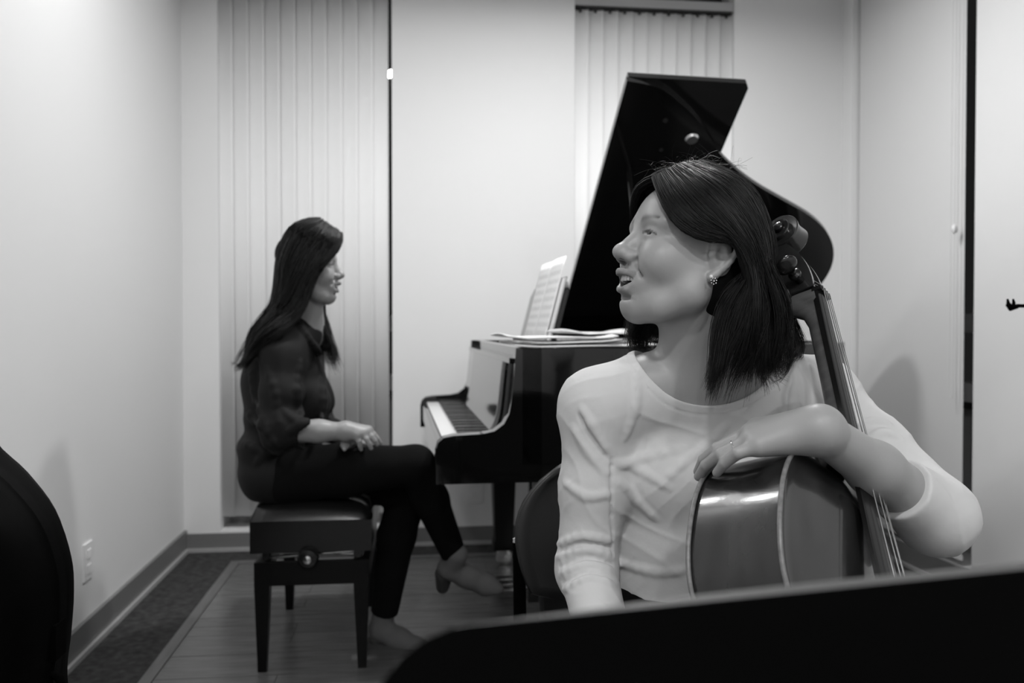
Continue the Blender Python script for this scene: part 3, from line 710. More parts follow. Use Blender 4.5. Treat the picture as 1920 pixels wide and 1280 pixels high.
# ================================================================ cellist's chair
CH = empty('stacking_chair', (0.435, 1.40, 0)); tag(CH, 'dark plastic chair with a rounded back behind the cellist', 'chair')
def chp(d_px, d): return at(*d_px, d)
CY_, SEAT = 1.60, 0.45
G = []
for i, u in enumerate(np.linspace(-1, 1, 19)):
    rowp = []
    for j, v in enumerate(np.linspace(-1, 1, 13)):
        a = 0.215 * u * (math.sqrt(1 - 0.55 * v * v) if v > 0 else 1 - 0.12 * v * v); b = 0.155 * v * math.sqrt(1 - 0.5 * u * u * 0.9)
        rowp.append((a * 1.12, 0.245 + 0.10 * (b + 0.15) - 0.10 * u * u * 0.5, 0.655 + b))
    G.append(rowp)
grid_mesh('backrest', np.array(G), M_GREYPLASTIC, CH, thick=0.012)
G = []
for u in np.linspace(-1, 1, 17):
    rowp = []
    for v in np.linspace(-1, 1, 15):
        a = 0.225 * u * math.sqrt(1 - 0.3 * v * v); b = 0.215 * v * math.sqrt(1 - 0.3 * u * u)
        rowp.append((a, b, 0.446 - 0.012 * (1 - u * u) * (1 - v * v)))
    G.append(rowp)
grid_mesh('seat', np.array(G), M_GREYPLASTIC, CH, thick=0.010)
for s in (-1, 1):
    tube('rear_post', [(s * 0.232, 0.235, 0.630), (s * 0.232, 0.215, 0.43), (s * 0.235, 0.265, 0.001)], 0.0125, M_CHARCOAL, CH, 12)
    lathe('post_cap', [(0.013, 0.0), (0.0125, 0.006), (0.006, 0.010)], M_STEEL, CH, 14, (s * 0.232, 0.235, 0.631))
    tube('front_leg', [(s * 0.215, -0.17, 0.432), (s * 0.23, -0.225, 0.001)], 0.0115, M_CHARCOAL, CH, 12)
    tube('side_rail', [(s * 0.215, -0.17, 0.428), (s * 0.23, 0.215, 0.428)], 0.0095, M_CHARCOAL, CH, 10)
tube('cross_rail', [(-0.232, 0.222, 0.42), (0.232, 0.222, 0.42)], 0.0095, M_CHARCOAL, CH, 10)

# ================================================================ music stand in the foreground
p_l = at(672, 1207, 0.350); p_r = at(1960, 1046, 0.450)
ux = p_r - p_l; ux[2] = 0; ux /= np.linalg.norm(ux)
fw = np.array([-ux[1], ux[0], 0]); fw *= np.sign(fw @ cf)
dn = -np.array([0, 0, 1]) * math.cos(0.32) - fw * math.sin(0.32)       # down the desk face, towards the player
p_l[2] = p_r[2] = 0.9225
DW, DH = 0.505, 0.33
MS = empty('music_stand', (0, 0, 0)); tag(MS, 'black music stand desk close to the camera', 'music stand')
ctr = p_l + ux * DW / 2 + dn * DH / 2
MS.location = (ctr[0] + fw[0] * 0.03, ctr[1] + fw[1] * 0.03, 0)
msl = np.array(MS.location)
nrm = np.cross(ux, dn); nrm *= np.sign(nrm @ fw)
def dp(a, b, h): return tuple(p_l + ux * a + dn * b + nrm * h - msl)
rc = 0.046
dpoly = [(0, DH), (0, rc)] + [(rc - rc * math.cos(a), rc - rc * math.sin(a)) for a in np.linspace(0.15, math.pi / 2 - 0.15, 6)] + [(rc, 0), (DW - rc, 0)] + [(DW - rc + rc * math.sin(a), rc - rc * math.cos(a)) for a in np.linspace(0.15, math.pi / 2 - 0.15, 6)] + [(DW, rc), (DW, DH)]
bm = bmesh.new(); prism(bm, dpoly, 0.0, 0.0015, dp); from_bm('desk', bm, M_CHARCOAL, MS)
M_RIM = mat('stand_rim', 0.075, 0.36, 0.6)
tube('desk_rim', [dp(a, 0.0005, 0.004) for a in np.linspace(rc * 0.9, DW - rc * 0.9, 16)], [0.0005, 0.0012, 0.002, 0.0028, 0.0034, 0.0038] + [0.0042] * 8 + [0.003, 0.0005], M_RIM, MS, 10)
bm = bmesh.new(); prism(bm, [(0, DH), (DW, DH), (DW, DH + 0.002), (0, DH + 0.002)], -0.055, 0.0015, dp); from_bm('ledge', bm, M_CHARCOAL, MS)
q0 = np.array(dp(DW / 2, DH * 0.55, 0.012)); tube('desk_clamp', [dp(DW / 2, DH * 0.45, 0.010), dp(DW / 2, DH * 0.65, 0.010)], 0.012, M_CHARCOAL, MS, 12)
tube('post', [q0, (q0[0], q0[1], 0.40)], 0.010, M_CHARCOAL, MS, 12); tube('outer_post', [(q0[0], q0[1], 0.42), (q0[0], q0[1], 0.12)], 0.013, M_CHARCOAL, MS, 12)
for k in range(3):
    a = k * 2.094 + 0.4; tube('tripod_leg', [(q0[0], q0[1], 0.17), (q0[0] + 0.12 * math.cos(a), q0[1] + 0.12 * math.sin(a), 0.10), (q0[0] + 0.24 * math.cos(a), q0[1] + 0.24 * math.sin(a), 0.009)], 0.008, M_CHARCOAL, MS, 8)

# ================================================================ instrument case by the left wall
CASE = empty('cello_case', (-0.795, 1.44, 0), 0.0); tag(CASE, 'black hard cello case standing by the left wall', 'instrument case')
ch_ = [(0.0, 1.28), (0.07, 1.27), (0.085, 1.22), (0.075, 1.12), (0.065, 1.02), (0.068, 0.93), (0.095, 0.855), (0.150, 0.80), (0.198, 0.735), (0.222, 0.66), (0.226, 0.60), (0.221, 0.53), (0.214, 0.47), (0.218, 0.41), (0.228, 0.34), (0.240, 0.25), (0.234, 0.14), (0.195, 0.05), (0.12, 0.012), (0.0, 0.004)]
cc = catmull(ch_, 4); full = np.array([(x, z) for x, z in cc] + [(-x, z) for x, z in cc[::-1][1:-1]])
rings = []
for s_, yy in ((0.0, -0.135), (0.55, -0.132), (0.80, -0.125), (0.93, -0.105), (0.985, -0.075), (1.0, -0.035), (1.0, -0.002), (1.012, -0.001), (1.012, 0.004), (1.0, 0.005), (1.0, 0.04), (0.985, 0.075), (0.93, 0.10), (0.80, 0.118), (0.55, 0.125), (0.0, 0.127)):
    spine = np.c_[np.zeros(len(full)), np.clip(full[:, 1], 0.14, 1.18)]
    Q = spine + (full - spine) * s_
    rings.append(np.c_[Q[:, 0], np.full(len(full), yy), Q[:, 1]])
G = np.array(rings).transpose(1, 0, 2)
grid_mesh('shell', G, M_PLASTIC, CASE, closed_u=True)
for z, xx in ((0.545, 0.222), (0.92, 0.078), (0.20, 0.243)):
    box('latch', (xx - 0.006, -0.02, z - 0.028), (xx + 0.008, 0.02, z + 0.028), M_CHARCOAL, CASE, bevel=0.003)
tube('carry_handle', catmull([(0.214, 0, 0.49), (0.228, 0, 0.48), (0.233, 0, 0.44), (0.230, 0, 0.40), (0.22, 0, 0.39)], 5), 0.007, M_CHARCOAL, CASE, 8)

# ================================================================ small clip on a stand at the right edge
IS = empty('microphone_stand', (1.60, 1.98, 0)); tag(IS, 'thin black stand with a small pronged clip at the right edge', 'stand')
e0 = at(1898, 573, 2.10); il = np.array(IS.location)
post = np.array([1.72, 2.02, 0.0]); IS.location = post; il = post
tube('post', [(0, 0, 0.02), (0, 0, 1.10)], 0.009, M_CHARCOAL, IS, 10)
lathe('round_base', [(0.13, 0.0005), (0.13, 0.012), (0.02, 0.026), (0.011, 0.03)], M_CHARCOAL, IS, 28)
tube('boom_arm', [e0 - il + np.array([0.012, 0, 0.0]), np.array([0, 0, 1.098])], 0.0045, M_CHARCOAL, IS, 8)
tube('clip_body', [e0 - il + np.array([-0.012, 0.0, 0.004]), e0 - il + np.array([-0.004, 0, -0.005]), e0 - il + np.array([0.014, 0, -0.002])], [0.006, 0.0085, 0.005], M_CHARCOAL, IS, 10)
for dx in (-0.012, 0.003): tube('clip_prong', [e0 - il + np.array([dx, 0, -0.002]), e0 - il + np.array([dx + 0.001, 0, 0.008]), e0 - il + np.array([dx - 0.001, 0, 0.017])], [0.0045, 0.004, 0.002], M_CHARCOAL, IS, 8)

# ================================================================ implicit-surface modelling for the figures
class Field:
    """ordered list of smooth unions / cuts of primitives; evaluated with spatial culling"""
    def __init__(self): self.ops = []; self.R = np.eye(3); self.t = np.zeros(3); self.s = 1.0
    def frame(self, R=None, t=None, s=1.0):
        self.R = np.eye(3) if R is None else np.asarray(R, float); self.t = np.zeros(3) if t is None else np.asarray(t, float); self.s = s; return self
    def _add(self, fn, lo, hi, k, mode):
        lo, hi = np.asarray(lo, float), np.asarray(hi, float)
        C = np.array([[(lo, hi)[i][0], (lo, hi)[j][1], (lo, hi)[l][2]] for i in (0, 1) for j in (0, 1) for l in (0, 1)]) * self.s @ self.R.T + self.t
        R, t, s = self.R, self.t, self.s
        ident = s == 1.0 and not t.any() and np.array_equal(R, np.eye(3))
        self.ops.append((fn if ident else (lambda P: fn((P - t) @ R / s) * s), C.min(0), C.max(0), k * s, mode))
    def ell(self, c, r, k=0.01, mode='u', rot=None):
        c, r = np.asarray(c, float), np.asarray(r, float); Q = None if rot is None else np.asarray(rot, float)
        def fn(P):
            q = P - c
            if Q is not None: q = q @ Q
            q = q / r; k0 = np.sqrt(np.einsum('ij,ij->i', q, q)); q /= r; k1 = np.sqrt(np.einsum('ij,ij->i', q, q))
            return np.where(k1 < 1e-9, -r.min(), k0 * (k0 - 1) / np.maximum(k1, 1e-9))
        m = r.max() if Q is not None else r
        self._add(fn, c - m, c + m, k, mode); return self
    def cap(self, a, b, ra, rb=None, k=0.01, mode='u'):
        a, b = np.asarray(a, float), np.asarray(b, float); rb = ra if rb is None else rb; ab = b - a; L = max(ab @ ab, 1e-12)
        def fn(P):
            q = P - a; t = (q @ ab) / L; np.clip(t, 0, 1, out=t); q -= t[:, None] * ab
            return np.sqrt(np.einsum('ij,ij->i', q, q)) - (ra + t * (rb - ra))
        m = max(ra, rb); self._add(fn, np.minimum(a, b) - m, np.maximum(a, b) + m, k, mode); return self
    def chain(self, pts, rad, k=0.006, mode='u', k0=None):
        for i in range(len(pts) - 1): self.cap(pts[i], pts[i + 1], rad[i], rad[i + 1], k if (i or k0 is None) else k0, mode)
        return self
    def box(self, c, h, rnd=0.004, k=0.004, mode='u', rot=None):
        c, h = np.asarray(c, float), np.asarray(h, float); Q = None if rot is None else np.asarray(rot, float)
        def fn(P):
            q = P - c
            if Q is not None: q = q @ Q
            q = np.abs(q) - (h - rnd); return np.linalg.norm(np.maximum(q, 0), axis=1) + np.minimum(q.max(1), 0) - rnd
        m = np.linalg.norm(h) if Q is not None else h
        self._add(fn, c - m, c + m, k, mode); return self
    def disp(self, fn, lo, hi):
        """add a displacement (world-space callable) inside a box"""
        self.ops.append((fn, np.asarray(lo, float), np.asarray(hi, float), 0.0, 'd')); return self
    def _eval(self, P):
        D = np.full(len(P), 0.06); lo, hi = P.min(0), P.max(0)
        if getattr(self, '_n', -1) != len(self.ops):
            self._n = len(self.ops); mg = np.array([0.022 + o[3] for o in self.ops])[:, None]
            self._L = np.array([o[1] for o in self.ops]) - mg; self._H = np.array([o[2] for o in self.ops]) + mg
        for i in np.flatnonzero(((self._L <= hi) & (self._H >= lo)).all(1)):
            fn, l, h, k, mode = self.ops[i]
            d = fn(P)
            if mode == 'u':
                if k > 0: hh = np.maximum(k - np.abs(D - d), 0) / k; D = np.minimum(D, d) - hh * hh * k * 0.25
                else: D = np.minimum(D, d)
            elif mode == 's':
                d = -d
                if k > 0: hh = np.maximum(k - np.abs(D - d), 0) / k; D = np.maximum(D, d) + hh * hh * k * 0.25
                else: D = np.maximum(D, d)
            else: D = D - d
        return D
    def eval(self, P, cell=0.05):
        P = np.asarray(P, float); key = np.floor(P / cell).astype(np.int64); key -= key.min(0)
        kk = (key[:, 0] * (key[:, 1].max() + 1) + key[:, 1]) * (key[:, 2].max() + 1) + key[:, 2]
        order = np.argsort(kk, kind='stable'); ks = kk[order]; cuts = np.flatnonzero(np.diff(ks)) + 1
        D = np.empty(len(P))
        for idx in np.split(order, cuts): D[idx] = self._eval(P[idx])
        return D
    def bounds(self):
        u = [o for o in self.ops if o[4] == 'u']; return np.min([o[1] for o in u], 0) - 0.012, np.max([o[2] for o in u], 0) + 0.012
    def mesh(self, h, lo=None, hi=None, newton=1):
        """naive surface nets on a sparse-evaluated dense grid; returns verts, quads"""
        l0, h0 = self.bounds(); lo = l0 if lo is None else np.maximum(l0, lo); hi = h0 if hi is None else np.minimum(h0, hi)
        B = 8; nb = np.ceil((hi - lo) / (h * B)).astype(int) + 1; n = nb * B + 1
        D = np.full(tuple(n), 0.05, np.float32)
        bi = np.stack(np.meshgrid(*[np.arange(q) for q in nb], indexing='ij'), -1).reshape(-1, 3)
        ctr = lo + (bi + 0.5) * B * h; dc = self.eval(ctr, cell=0.1); rad = 0.87 * B * h * 1.45 + 0.006
        act = bi[np.abs(dc) < rad]; ins = bi[dc <= -rad]
        for b in ins: D[b[0] * B:b[0] * B + B + 1, b[1] * B:b[1] * B + B + 1, b[2] * B:b[2] * B + B + 1] = -0.05
        loc = np.stack(np.meshgrid(*[np.arange(B + 1)] * 3, indexing='ij'), -1).reshape(-1, 3)
        sb = act // 3; key = (sb[:, 0] * 4096 + sb[:, 1]) * 4096 + sb[:, 2]; order = np.argsort(key, kind='stable'); cuts = np.flatnonzero(np.diff(key[order])) + 1
        for grp in np.split(order, cuts):
            if len(grp) == 0: continue
            I = (act[grp][:, None, :] * B + loc[None]).reshape(-1, 3)
            D[I[:, 0], I[:, 1], I[:, 2]] = self._eval(lo + I * h)
        S = D < 0
        c8 = np.zeros(tuple(n - 1), np.uint8)
        for i in (0, 1):
            for j in (0, 1):
                for k in (0, 1): c8 += S[i:n[0] - 1 + i, j:n[1] - 1 + j, k:n[2] - 1 + k]
        cells = np.argwhere((c8 > 0) & (c8 < 8))
        ids = np.full(tuple(n - 1), -1, np.int32); ids[cells[:, 0], cells[:, 1], cells[:, 2]] = np.arange(len(cells))
        acc = np.zeros((len(cells), 3)); cnt = np.zeros(len(cells))
        cor = [(i, j, k) for i in (0, 1) for j in (0, 1) for k in (0, 1)]
        for a in cor:
            for ax in range(3):
                if a[ax]: continue
                b = list(a); b[ax] = 1
                ia, ib = cells + np.array(a), cells + np.array(b)
                da, db = D[ia[:, 0], ia[:, 1], ia[:, 2]], D[ib[:, 0], ib[:, 1], ib[:, 2]]
                m = (da < 0) != (db < 0); t = np.where(m, da / np.where(m, da - db, 1), 0)
                acc += np.where(m[:, None], np.array(a) + t[:, None] * (np.array(b) - np.array(a)), 0); cnt += m
        V = lo + (cells + acc / np.maximum(cnt, 1)[:, None]) * h
        Q = []
        for ax in range(3):
            sl0 = [slice(1, -1)] * 3; sl0[ax] = slice(0, -1); sl1 = [slice(1, -1)] * 3; sl1[ax] = slice(1, None)
            a, b = S[tuple(sl0)], S[tuple(sl1)]
            E = np.argwhere(a != b); flip = a[E[:, 0], E[:, 1], E[:, 2]]
            off = np.ones(3, int); off[ax] = 0; E = E + off
            u, v = (ax + 1) % 3, (ax + 2) % 3
            eu, ev = np.zeros(3, int), np.zeros(3, int); eu[u] = 1; ev[v] = 1
            g = lambda X: ids[X[:, 0], X[:, 1], X[:, 2]]
            q = np.stack([g(E - eu - ev), g(E - ev), g(E), g(E - eu)], 1)
            q[~flip] = q[~flip][:, ::-1]
            Q.append(q)
        Q = np.concatenate(Q); Q = Q[(Q >= 0).all(1)]
        for _ in range(newton):
            d = self.eval(V); e = h * 0.5; g = np.stack([self.eval(V + e * np.eye(3)[i]) - d for i in range(3)], 1) / e
            V = V - g * np.clip(d / np.maximum((g * g).sum(1), 0.2), -h, h)[:, None]
        return V, Q
    def ray(self, px, py, d0=0.5, d1=4.0):
        """first surface point seen along a photo pixel"""
        o = np.array([0, 0, CAM_H]); v = cf + (px - 960) / FPX * cr_ - (py - 640) / FPX * cu
        d = d0
        for _ in range(400):
            q = self._eval((o + v * d)[None])[0]
            if q < 0.0004: return o + v * d
            d += max(q * 0.7, 0.0006)
            if d > d1: return None
        return o + v * d
def sdf_object(name, F, h, m, parent=None, tone=None, lo=None, hi=None):
    V, Q = F.mesh(h, lo, hi)
    me = bpy.data.meshes.new(name); me.vertices.add(len(V)); me.vertices.foreach_set('co', V.astype(np.float32).ravel())
    me.loops.add(len(Q) * 4); me.polygons.add(len(Q))
    me.loops.foreach_set('vertex_index', Q.astype(np.int32).ravel()); me.polygons.foreach_set('loop_start', np.arange(0, len(Q) * 4, 4, dtype=np.int32))
    me.update(calc_edges=True); me.validate()
    if tone is not None:
        c = tone(V); at_ = me.color_attributes.new('tone', 'FLOAT_COLOR', 'POINT'); arr = np.ones((len(V), 4), np.float32); arr[:, :3] = c[:, None]; at_.data.foreach_set('color', arr.ravel())
    me.shade_smooth()
    o = link(name, me, m, parent)
    if parent is not None: o.matrix_parent_inverse = parent.matrix_world.inverted()
    return o
def strands(name, curves, rads, m, parent, sides=3):
    """many thin tubes, each an (n,3) polyline with n equal for all"""
    C = np.asarray(curves, float); N, n = C.shape[:2]; T = np.gradient(C, axis=1); T /= np.linalg.norm(T, axis=2, keepdims=True) + 1e-9
    ref = np.where(np.abs(T[..., 2:3]) < 0.8, np.array([0, 0, 1.0]), np.array([1.0, 0, 0])); A = np.cross(T, ref); A /= np.linalg.norm(A, axis=2, keepdims=True) + 1e-9; Bn = np.cross(T, A)
    R = np.asarray(rads)[:, None, None] if np.ndim(rads) == 1 else np.asarray(rads)[..., None]
    ang = np.arange(sides) * 2 * np.pi / sides
    V = np.stack([C + R * (math.cos(a) * A + math.sin(a) * Bn) for a in ang], 2).reshape(-1, 3)
    i = np.arange(N)[:, None, None] * n * sides + np.arange(n - 1)[None, :, None] * sides; j = np.arange(sides)[None, None]; k = (j + 1) % sides
    Q = np.stack([i + j, i + k, i + sides + k, i + sides + j], -1).reshape(-1, 4)
    me = bpy.data.meshes.new(name); me.vertices.add(len(V)); me.vertices.foreach_set('co', V.astype(np.float32).ravel())
    me.loops.add(len(Q) * 4); me.polygons.add(len(Q)); me.loops.foreach_set('vertex_index', Q.astype(np.int32).ravel()); me.polygons.foreach_set('loop_start', np.arange(0, len(Q) * 4, 4, dtype=np.int32))
    me.update(calc_edges=True); me.shade_smooth()
    o = link(name, me, m, parent)
    if parent is not None: o.matrix_parent_inverse = parent.matrix_world.inverted()
    return o
def smooth01(x): x = np.clip(x, 0, 1); return x * x * (3 - 2 * x)
def head_ops(F, smile=1.0, slim=1.0):
    """head in its own frame: +Y face, +Z up, +X the person's right; eyes at z=0"""
    F.ell((0, -0.010, 0.034), (0.073 * slim, 0.090, 0.074), 0)
    F.ell((0, 0.018, -0.022), (0.062 * slim, 0.064, 0.080), 0.03)
    F.ell((0, 0.049, 0.030), (0.054 * slim, 0.034, 0.040), 0.03)                      # forehead
    for s in (-1, 1):
        F.chain([(s * 0.055 * slim, 0.000, -0.038), (s * 0.052 * slim, 0.008, -0.070), (s * 0.030, 0.041, -0.096), (s * 0.009, 0.057, -0.105)], [0.016, 0.019, 0.0185, 0.0165], 0.024)
        F.ell((s * 0.039 * slim, 0.048, -0.034), (0.026, 0.032, 0.028), 0.026)         # cheek
        F.ell((s * 0.034, 0.0615, -0.037), (0.0195, 0.0175, 0.0180), 0.028)             # raised smiling cheek
        F.ell((s * 0.030, 0.0715, 0.016), (0.027, 0.013, 0.011), 0.018)                # brow
    F.ell((0, 0.0665, -0.068), (0.034, 0.0275, 0.031), 0.02)                            # muzzle
    F.ell((0, 0.0625, -0.1025), (0.0190, 0.0175, 0.0150), 0.018)                         # chin
    for s in (-1, 1):
        F.ell((s * 0.0325, 0.0950, 0.001), (0.0195, 0.0125, 0.0095), 0.011, 's')
        F.ell((s * 0.032, 0.0700, -0.0005), (0.0170, 0.0140, 0.0125), 0.007)            # eyeball under lids
        F.ell((s * 0.0325, 0.0870, -0.0010), (0.0142, 0.0080, 0.0027), 0.0015, 's', rot=np.array(Matrix.Rotation(s * 0.10, 3, 'Y')))   # eye opening
    # nose
    F.chain([(0, 0.0790, 0.012), (0, 0.0835, -0.004), (0, 0.0935, -0.019), (0, 0.1020, -0.0305)], [0.0070, 0.0070, 0.0080, 0.0098], 0.014)
    F.ell((0, 0.1050, -0.0325), (0.0138, 0.0112, 0.0105), 0.008)
    for s in (-1, 1):
        F.ell((s * 0.0138, 0.0925, -0.0380), (0.0088, 0.0120, 0.0086), 0.007)
        F.ell((s * 0.0070, 0.0995, -0.0468), (0.0040, 0.0062, 0.0040), 0.003, 's')
        F.cap((s * 0.0225, 0.0855, -0.042), (s * 0.0325, 0.0755, -0.062), 0.0010, 0.0008, 0.012, 's')   # smile fold
    F.cap((0, 0.0955, -0.0500), (0, 0.0950, -0.056), 0.0022, 0.0022, 0.005, 's')
    # lips parted in a smile
    up = [(-0.0280, 0.0725, -0.0585), (-0.020, 0.0855, -0.0622), (-0.010, 0.0950, -0.0610), (-0.0040, 0.0978, -0.0598), (0, 0.0976, -0.0606), (0.0040, 0.0978, -0.0598), (0.010, 0.0950, -0.0610), (0.020, 0.0855, -0.0622), (0.0280, 0.0725, -0.0585)]
    F.chain(up, [0.0022, 0.0034, 0.0043, 0.0045, 0.0045, 0.0045, 0.0043, 0.0034, 0.0022], 0.004, k0=0.006)
    lowl = [(-0.0280, 0.0718, -0.0597), (-0.0225, 0.0795, -0.0745), (-0.012, 0.0868, -0.0828), (0, 0.0890, -0.0850), (0.012, 0.0868, -0.0828), (0.0225, 0.0795, -0.0745), (0.0280, 0.0718, -0.0597)]
    F.chain(lowl, [0.0022, 0.0038, 0.0052, 0.0056, 0.0052, 0.0038, 0.0022], 0.004, k0=0.006)
    F.ell((0, 0.0800, -0.0940), (0.015, 0.008, 0.0035), 0.009, 's')                     # groove under the lip
    F.ell((0, 0.0840, -0.0705), (0.0245, 0.0190, 0.0072), 0.002, 's')
    F.ell((0, 0.0920, -0.0728), (0.0180, 0.0140, 0.0084), 0.002, 's')
def ear_ops(F, s):
    """ear on side s (+1 right); rim, bowl, lobe"""
    X = lambda a: s * a
    F.ell((X(0.0755), -0.0135, -0.010), (0.0085, 0.0175, 0.030), 0.008, rot=np.array(Matrix.Rotation(-0.25, 3, 'X')))
    rim = [(X(0.071), 0.000, -0.006), (X(0.0775), 0.001, 0.008), (X(0.0825), -0.007, 0.0185), (X(0.086), -0.018, 0.0195), (X(0.0875), -0.0275, 0.010), (X(0.0865), -0.0285, -0.006), (X(0.083), -0.022, -0.023), (X(0.079), -0.013, -0.036), (X(0.0765), -0.0065, -0.044)]
    F.chain(catmull(rim, 2), np.interp(np.arange(17), [0, 4, 10, 13, 16], [0.0028, 0.0036, 0.0038, 0.0044, 0.0066]), 0.0035)
    F.ell((X(0.0870), -0.0095, -0.011), (0.0085, 0.0082, 0.0130), 0.003, 's')
    F.ell((X(0.0885), -0.0160, 0.008), (0.005, 0.0045, 0.010), 0.003, 's', rot=np.array(Matrix.Rotation(-0.3, 3, 'X')))
    F.ell((X(0.0770), 0.0015, -0.014), (0.0045, 0.0042, 0.0060), 0.003)
def skin_tone(V, R, t, s, base, lipv, browv):
    L = (V - t) @ R / s
    tone = np.full(len(V), base)
    def mix(mask, v):
        nonlocal tone
        tone = tone * (1 - mask) + v * mask
    x, y, z = L.T
    # lips: band round the mouth line
    up = -0.0612 + 0.0012 * np.exp(-(np.abs(x) / 0.010) ** 2); lo_ = -0.0615 - 0.0255 * (1 - (np.abs(x) / 0.029) ** 2).clip(0)
    d = np.minimum(up + 0.0046 - z, z - (lo_ - 0.0040)); inl = (d > 0) & (np.abs(x) < 0.0295) & (y > 0.060); mix(inl * smooth01(d / 0.0024), lipv)
    cav = ((x / 0.0235) ** 2 + ((z + 0.0720) / 0.0085) ** 2 < 1) & (y < 0.0875 - 0.35 * np.abs(x)) & (y > 0.035); mix(cav * 1.0, 0.008)
    # brows
    for sg in (-1, 1):
        bx = sg * x; zc = 0.0185 + 0.0035 * np.sin((bx - 0.012) / 0.038 * np.pi * 0.8); w = 0.0056 * np.clip(1.25 - (bx - 0.012) / 0.045, 0.3, 1)
        mix((bx > 0.011) * (bx < 0.053) * (y > 0.045) * np.exp(-((z - zc) / w) ** 2) * smooth01((bx - 0.010) / 0.008), browv)
        # lash line
        ez = -0.0010 + 0.0034 * (1 - ((bx - 0.032) / 0.0155) ** 2).clip(0) - 0.10 * (bx - 0.0325)
        mix((np.abs(bx - 0.0325) < 0.0165) * (y > 0.06) * np.exp(-((z - ez - 0.0004) / 0.0015) ** 2) * 0.97, 0.010)
    # nostrils
    nm = ((np.abs(x) - 0.0070) / 0.0040) ** 2 + ((z + 0.0456) / 0.0036) ** 2
    mix((nm < 1) * (y > 0.086) * (y < 0.106), base * 0.25)
    return tone
def face_parts(body, R, t, s, teeth_m, eye_m, iris_m, gaze):
    """teeth and eyes as children"""
    w_ = lambda p: R @ (np.asarray(p, float) * s) + t
    bm = bmesh.new()
    for i in range(-4, 5):
        a = i * 0.27; wd = 0.0040 if abs(i) < 2 else 0.0034
        cx, cy = 0.0235 * math.sin(a), 0.0690 + 0.0210 * math.cos(a)
        h_ = 0.0056 if abs(i) < 2 else 0.0048
        mb = Matrix.Translation((cx, cy, -0.0668)) @ Matrix.Rotation(-a, 4, 'Z')
        r_ = bmesh.ops.create_icosphere(bm, subdivisions=2, radius=1.0)
        for v in r_['verts']:
            q = Vector(v.co); q = Vector([math.copysign(abs(c) ** 0.55, c) for c in q]); v.co = mb @ Vector((q.x * wd * 0.80, q.y * 0.0026, q.z * h_))
    for v in bm.verts: v.co = Vector(w_(v.co))
    for sg in (-1, 1):
        eb = bmesh.new(); bmesh.ops.create_uvsphere(eb, u_segments=32, v_segments=24, radius=0.0122)
        g_ = Vector(gaze).normalized()
        me = bpy.data.meshes.new('eye'); cen = Vector((sg * 0.032, 0.0712, -0.0008))
        tn = []
        for v in eb.verts:
            an = math.acos(max(-1, min(1, v.co.normalized().dot(g_)))); tn.append(0.006 if an < 0.22 else (0.014 if an < 0.56 else 0.30)); v.co = Vector(w_(v.co + cen))
        eb.to_mesh(me); eb.free(); ca_ = me.color_attributes.new('tone', 'FLOAT_COLOR', 'POINT')
        ca_.data.foreach_set('color', np.repeat(np.array(tn, np.float32), 4)); me.shade_smooth()
        eo = link('eye', me, eye_m, body); eo.matrix_parent_inverse = body.matrix_world.inverted()
    tt = from_bm('teeth', bm, teeth_m, body, smooth=True); tt.matrix_parent_inverse = body.matrix_world.inverted(); tt['kind'] = 'stuff'

# ================================================================ the cellist
M_SKIN = mat('skin', 0.36, 0.43, 0.42, attr=True, bump=(420, 0.06))
M_EYE = mat('eye', 0.4, 0.08, 0.5, attr=True)
M_TEETH = mat('teeth', 0.62, 0.25)
M_SHIRT = mat('pale_cotton', 0.57, 0.85, 0.15, bump=(38, 0.45))
M_HAIR = mat('black_hair', 0.0045, 0.46, 0.35, noise=(60, 0.4))
M_HAIRB = mat('black_hair_mass', 0.005, 0.7, 0.12)
M_TROU = mat('black_trousers', 0.005, 0.9, 0.08)
M_SHOE = mat('dark_shoe', 0.02, 0.5)
H1R = np.array(rot3(1.70, 0.255, 0.0)); H1S = 1.03; H1T = at(1149.5, 470, 1.272) - H1R @ (np.array([0, 0.1165, -0.034]) * H1S)
def h1(p): return H1R @ (np.asarray(p, float) * H1S) + H1T
RS, LS = at(1122, 762, 1.335), at(1535, 742, 1.375)
RE, RWR = at(1100, 1068, 1.335), at(1150, 1262, 1.13)
LE, LWR = at(1755, 966, 1.165), at(1536, 806, 1.040)
ex1 = LS - RS; ex1[2] = 0; ex1 /= np.linalg.norm(ex1); fw1 = np.cross(ex1, [0, 0, 1]); fw1 *= np.sign(fw1 @ -cf)
T1 = np.stack([ex1, -fw1, [0, 0, 1.0]], 1)        # torso frame: x her left, y backwards, z up
CH1, WA1, HI1 = at(1308, 850, 1.415), at(1268, 1030, 1.425), at(1268, 1196, 1.425)
def tp(c, p): return c + T1 @ np.asarray(p, float)
NB = at(1312, 725, 1.365)
def torso_ops(F, g):
    """torso grown by g"""
    F.ell(CH1, (0.148 + g, 0.100 + g, 0.150 + g), 0, rot=T1)
    F.ell(tp(CH1, (0, 0.0, -0.10)), (0.128 + g, 0.094 + g, 0.12 + g), 0.05, rot=T1)
    F.ell(WA1, (0.122 + g, 0.092 + g, 0.13 + g), 0.06, rot=T1)
    F.ell(HI1, (0.158 + g, 0.112 + g, 0.12 + g), 0.06, rot=T1)
    for sh, sg in ((RS, -1), (LS, 1)):
        F.chain([NB + np.array([0, 0, 0.006]), NB * 0.55 + sh * 0.45 + np.array([0, 0, 0.014]), sh], [0.050 + g, 0.046 + g, 0.050 + g], 0.05)
        F.ell(tp(CH1, (sg * 0.066, -0.066, -0.028)), (0.060 + g, 0.050 + g, 0.056 + g), 0.035, rot=T1)
